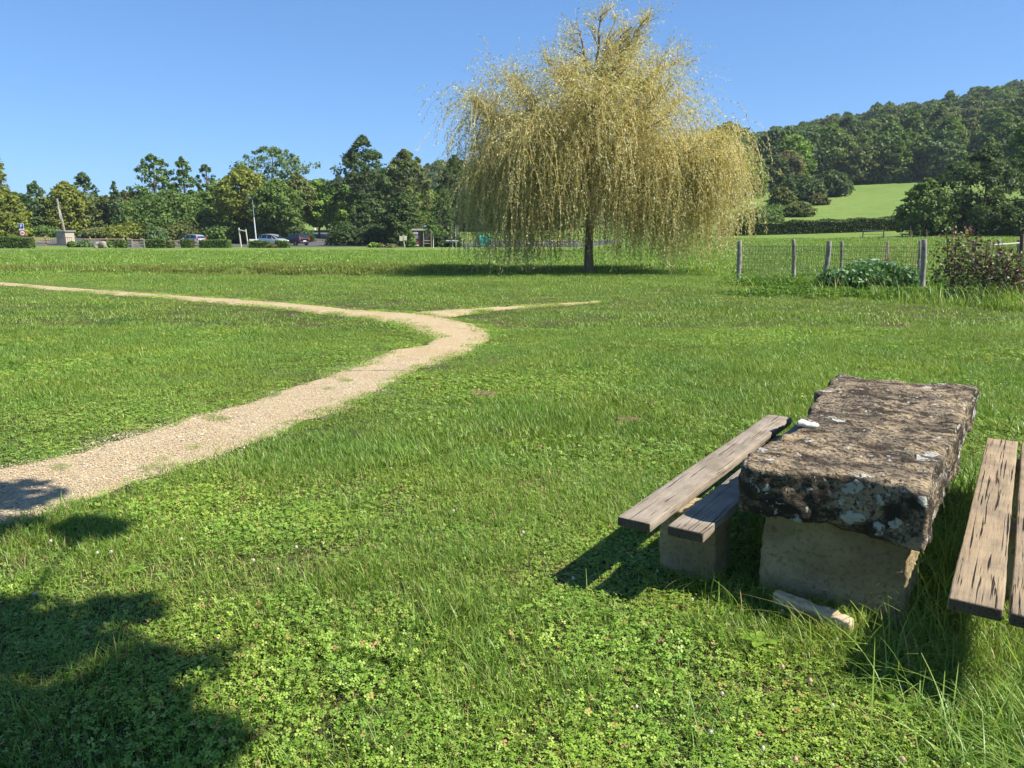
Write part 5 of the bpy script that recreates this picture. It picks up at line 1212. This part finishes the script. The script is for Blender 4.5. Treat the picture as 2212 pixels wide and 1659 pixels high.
# wooden picnic structure on the right, near the long hedge
wF = 71; wx = XA(1885, wF); wz = tz(wx, wF); wt = empty('picnic_table', (wx, wF, wz), R(-24), 'weathered wooden picnic table in front of the long field hedge', 'picnic table'); wh = .78
for j in range(4): MB().box((0, -.3 + j * .2, wh), (1.9, .18, .05), bev=.01).build('table_plank', M_oldwood, wt)
for s in (-.85, .85):
    MB().tube([(s, -.75, 0), (s, -.15, wh)], .05, 6).build('leg', M_dkpost, wt); MB().tube([(s, .75, 0), (s, .15, wh)], .05, 6).build('leg', M_dkpost, wt); MB().box((s * .98, 0, .42), (.06, 1.6, .09)).build('cross_beam', M_dkpost, wt)
for s in (-.72, .72): MB().box((0, s, .47), (1.9, .26, .045), bev=.01).build('seat', M_oldwood, wt)
# house half hidden at the foot of the hill
hF = 150; hx = XA(1632, hF); hz = tz(hx, hF); ho = empty('house', (hx, hF, hz), R(12), 'pale walled house with red tiled roof between the willow tips and the hill', 'house')
zr = ZA(456, hF) - hz; MB().box((0, 0, zr / 2 - .3), (5.5, 5, zr), bev=.02).build('wall', plain('cream_render', (.55, .44, .34), .9), ho)
mb = MB(); mb.add([(-3.1, -3, zr - .3), (3.1, -3, zr - .3), (3.1, 3, zr - .3), (-3.1, 3, zr - .3), (-3.1, 0, zr + 1.1), (3.1, 0, zr + 1.1)], [(0, 1, 5, 4), (2, 3, 4, 5), (0, 4, 3), (1, 2, 5), (3, 2, 1, 0)]); mb.build('roof', plain('red_roof_tiles', (.40, .12, .07), .85, scale=3), ho)
for xx in (-1.5, 1.2):
    w_ = MB().box((xx, -2.53, zr * .5), (.9, .06, 1.2), bev=.01).build('window', M_white, ho); MB().box((xx, -2.575, zr * .5), (.74, .02, 1.04)).build('pane', plain('dark_pane', (.02, .03, .035), .1) if xx < 0 else bpy.data.materials['dark_pane'], w_)

# ---------------------------------------------------------------- cars
M_carglass = (lambda k: (k.col((.018, .024, .026), .06, .6), k.m)[-1])(NT('car_glass'))
M_tyre = plain('tyre', (.02, .02, .02), .9); M_rim = plain('wheel_rim', (.45, .46, .48), .35, .6); M_tail = plain('tail_light', (.45, .015, .012), .3); M_head = plain('headlight', (.62, .64, .66), .15); M_trim = plain('dark_trim', (.03, .03, .03), .6)
def paint(name, c, metal=.4):
    k = NT(name); k.col(c, .3, .5); k.b.inputs['Metallic'].default_value = metal; k.b.inputs['Coat Weight'].default_value = .6; k.b.inputs['Coat Roughness'].default_value = .08; return k.m
def car(name, label, px, F, rz, mat, prof, L=4.1, Wd=1.72, hoff=0):
    x = XA(px, F); g = tz(x, F) + .03; e = empty(name, (x, F, g), rz, label, 'car')
    # stations (x, bottom, belt, roof, half width at belt, half width at roof); nose at +x
    st = prof; hw = Wd / 2; secs = []
    for (sx_, zb, zl, zr_, wb_, wr) in st:
        wb_ *= hw; wr *= hw
        secs.append([(sx_, -wb_ * .9, zb), (sx_, -wb_, zb + .22), (sx_, -wb_ * 1.0, (zb + zl) * .55), (sx_, -wb_ * .97, zl), (sx_, -wr, zr_ - .04 * (zr_ > zl + .1)), (sx_, -wr * .75, zr_), (sx_, 0, zr_ + .015),
                     (sx_, wr * .75, zr_), (sx_, wr, zr_ - .04 * (zr_ > zl + .1)), (sx_, wb_ * .97, zl), (sx_, wb_, (zb + zl) * .55), (sx_, wb_, zb + .22), (sx_, wb_ * .9, zb)])
    mb = MB(); m = 13; vs = [p for s in secs for p in s]; n = len(secs)
    fs = [(i * m + j, i * m + j + 1, (i + 1) * m + j + 1, (i + 1) * m + j) for i in range(n - 1) for j in range(m - 1)] + [tuple(range(m)), tuple((n - 1) * m + j for j in range(m - 1, -1, -1))]
    fs += [(i * m + m - 1, i * m, (i + 1) * m, (i + 1) * m + m - 1) for i in range(n - 1)]
    mb.add(vs, fs); mb.build('body', mat, e, True)
    def quad(nm, p, mt, inset=.1, off=.012):
        p = [Vector(q) for q in p]; c_ = sum(p, Vector()) / len(p); nn = (p[1] - p[0]).cross(p[-1] - p[0]).normalized()
        if nn.dot(c_ - Vector((0, 0, .5))) < 0: nn = -nn
        f = [q.lerp(c_, inset) + nn * off for q in p]; b_ = [q - nn * .02 for q in f]; k_ = len(p)
        MB().add(f + b_, [tuple(range(k_)), tuple(range(2 * k_ - 1, k_ - 1, -1))] + [(i, (i + 1) % k_, (i + 1) % k_ + k_, i + k_) for i in range(k_)]).build(nm, mt, e)
    cab = [i for i in range(n) if st[i][3] > st[i][2] + .25]
    i0, i1 = cab[0], cab[-1]
    for a_, b_ in zip(range(i0, i1), range(i0 + 1, i1 + 1)):
        quad('side_window', [secs[a_][3], secs[b_][3], secs[b_][4], secs[a_][4]], M_carglass); quad('side_window', [secs[a_][9], secs[b_][9], secs[b_][8], secs[a_][8]], M_carglass)
    quad('side_window', [secs[i1][3], secs[i1 + 1][3], secs[i1][4]], M_carglass, .15); quad('side_window', [secs[i1][9], secs[i1 + 1][9], secs[i1][8]], M_carglass, .15)
    quad('windscreen', [secs[i1][4], secs[i1][8], secs[i1 + 1][8], secs[i1 + 1][4]], M_carglass, .08, .03)
    quad('rear_window', [secs[i0][4], secs[i0][8], secs[i0 - 1][8], secs[i0 - 1][4]], M_carglass, .1, .03)
    for wx_ in (st[0][0] + L * .19, st[0][0] + L * .81):
        for s in (-1, 1):
            w_ = empty('wheel', (wx_, s * (hw - .09), .31)); w_.parent = e
            mb = MB(); mb.tube([(0, -.11, 0), (0, -.09, 0), (0, .09, 0), (0, .11, 0)], [.26, .31, .31, .26], 20); mb.build('tyre', M_tyre, w_, True)
            mb = MB(); mb.tube([(0, -.118, 0), (0, .118, 0)], .19, 16); mb.build('rim', M_rim, w_, True)
            mb = MB(); mb.tube([(0, -.02, 0), (0, .02, 0)], .37, 20)
            a_ = mb.build('wheel_arch', M_trim, e); a_.location = (wx_, s * (hw - .012), .33)
    xr, xf = st[0][0], st[-1][0]
    for s in (-1, 1):
        MB().box((xr + .06, s * hw * .8, .88), (.18, .2, .36), bev=.04).build('tail_light', M_tail, e); MB().box((xf - .2, s * hw * .72, .68), (.34, .34, .17), bev=.05).build('headlight', M_head, e)
        MB().box((xf - L * .36, s * (hw + .09), .98), (.16, .2, .13), bev=.04).build('wing_mirror', mat, e)
    MB().box((xr + .02, 0, .45), (.14, hw * 1.75, .26), bev=.05).build('rear_bumper', M_trim if hoff else mat, e); MB().box((xf - .02, 0, .42), (.14, hw * 1.7, .24), bev=.05).build('front_bumper', mat, e)
    MB().box((xr - .02, 0, .78 if not hoff else .62), (.02, .5, .11)).build('number_plate', M_white, e); MB().box((xf + .05, 0, .42), (.02, .5, .11)).build('number_plate', M_white, e)
    return e
hatch = [(-2.0, .30, .78, .80, .86, .80), (-1.93, .25, .98, 1.0, .95, .85), (-1.78, .22, .97, 1.30, .98, .78), (-1.55, .22, .95, 1.46, 1, .74), (-.6, .22, .93, 1.52, 1, .74), (.35, .22, .91, 1.46, 1, .73), (1.1, .22, .90, .96, 1, .9), (1.75, .24, .78, .82, .95, .85), (2.0, .3, .6, .66, .82, .7)]
mpv = [(-2.05, .30, .80, .82, .84, .8), (-1.98, .25, 1.0, 1.05, .95, .82), (-1.8, .22, 1.0, 1.42, .98, .76), (-1.45, .22, .99, 1.58, 1, .74), (-.5, .22, .97, 1.62, 1, .74), (.35, .22, .95, 1.52, 1, .72), (1.3, .22, .90, .97, 1, .88), (1.85, .24, .74, .80, .93, .82), (2.05, .3, .58, .62, .8, .68)]
suv = [(-2.15, .34, .85, .88, .86, .82), (-2.08, .28, 1.05, 1.08, .96, .85), (-1.9, .26, 1.05, 1.4, .98, .76), (-1.6, .26, 1.04, 1.56, 1, .74), (-.6, .26, 1.02, 1.62, 1, .74), (.4, .26, 1.0, 1.54, 1, .72), (1.1, .26, .99, 1.06, 1, .9), (1.9, .28, .9, .95, .95, .86), (2.2, .34, .68, .74, .84, .74)]
P_silver = paint('silver_paint', (.46, .49, .54), .6); P_silver2 = paint('pale_silver_paint', (.52, .56, .56), .5); P_dark = paint('black_car_paint', (.012, .012, .02), .2)
car('parked_car', 'silver hatchback seen from behind, the left one of the two silver cars', 414, 107, R(152), P_silver, hatch)
car('parked_car', 'pale silver people carrier with its nose to the right, behind clipped hedges', 591, 107.5, R(-24), P_silver2, mpv)
car('parked_car', 'black car parked beside the pale silver people carrier', 638, 109.5, R(140), P_dark, suv, 4.3, 1.8, 1)

# ---------------------------------------------------------------- the tree behind the photographer whose crown shades the lower left
def shade_tree():
    e = empty('shade_tree', (2.6, -2.6, 0), 0, 'leafy tree standing behind the photographer, shading the lower left corner', 'tree')
    mb = MB(); mb.tube([(0, 0, -.2), (0, 0, .3), (-.1, .1, 2), (-.3, .4, 3.6), (-.6, .9, 5.2)], [.28, .2, .17, .14, .08], 10)
    Cs = []; Ts = []
    kx, ky = -sun_dir.x / sun_dir.z, -sun_dir.y / sun_dir.z
    targets = [(-2.3, 2.45, .55), (-1.75, 2.35, .45), (-2.9, 2.5, .55), (-1.5, 1.8, .5), (-2.1, 1.7, .7), (-2.9, 1.6, .8), (-1.2, 1.2, .6), (-2.2, .9, .9), (-3.3, .8, .9), (-1.3, 2.62, .20), (-1.95, 2.85, .18), (-2.6, 3.0, .2),
               (-3.1, 4.5, .24), (-3.45, 4.6, .28), (-2.9, 4.0, .2), (-3.3, 4.1, .25), (-2.0, 2.9, .3), (-2.7, 2.85, .35), (-1.35, 2.2, .3), (-1.2, 2.0, .3), (-3.1, 3.2, .16), (-1.7, 3.05, .14), (-2.35, 3.95, .16), (-3.6, 4.5, .3), (-3.75, 3.9, .3), (-1.0, .2, .8), (-2.3, -.2, 1.0), (-.6, -.8, .9), (-1.6, -1.2, 1.0), (-3.6, 2.4, .5), (-4.3, 3.4, .6), (-4.2, 1.8, .8), (-1.05, 1.75, .22)]
    for (tx, ty, r_) in targets:
        z = random.uniform(4.2, 6.2); c_ = np.array([tx - kx * z, ty - ky * z, z]) - (2.6, -2.6, 0)
        n_ = int(430 * r_ ** 1.6) + 36; d = rng.normal(size=(n_, 3)); d /= np.linalg.norm(d, axis=1)[:, None]; Cs.append(c_ + d * r_ * (rng.random(n_) ** .5)[:, None] * (1.15, 1.15, .9)); Ts.append(rng.random(n_))
        s = Vector((-.3, .5, min(4.6, z - .5))); q = Vector(c_); mb.tube([s, s.lerp(q, .5) + Vector((0, 0, .1)), q], [.05, .03, .01], 5)
    V_, F_, t_ = leafcloud(np.concatenate(Cs), .13, np.concatenate(Ts), 1.3)
    obj_np('crown', V_, F_, T['green'], e, False, t_); mb.build('trunk', M_bark, e, True)
shade_tree()

hz = MB().box((0, 1200, 44), (3600, 3400, 92)).build('haze', bpy.data.materials.new('air'))
m_ = hz.data.materials[0]; m_.use_nodes = True; nt_ = m_.node_tree; nt_.nodes.remove(nt_.nodes['Principled BSDF'])
pv = nt_.nodes.new('ShaderNodeVolumePrincipled'); pv.inputs['Color'].default_value = (.78, .87, 1, 1); pv.inputs['Density'].default_value = .0002; pv.inputs['Anisotropy'].default_value = .2
nt_.links.new(pv.outputs[0], nt_.nodes['Material Output'].inputs['Volume']); tag(hz, kind='stuff')
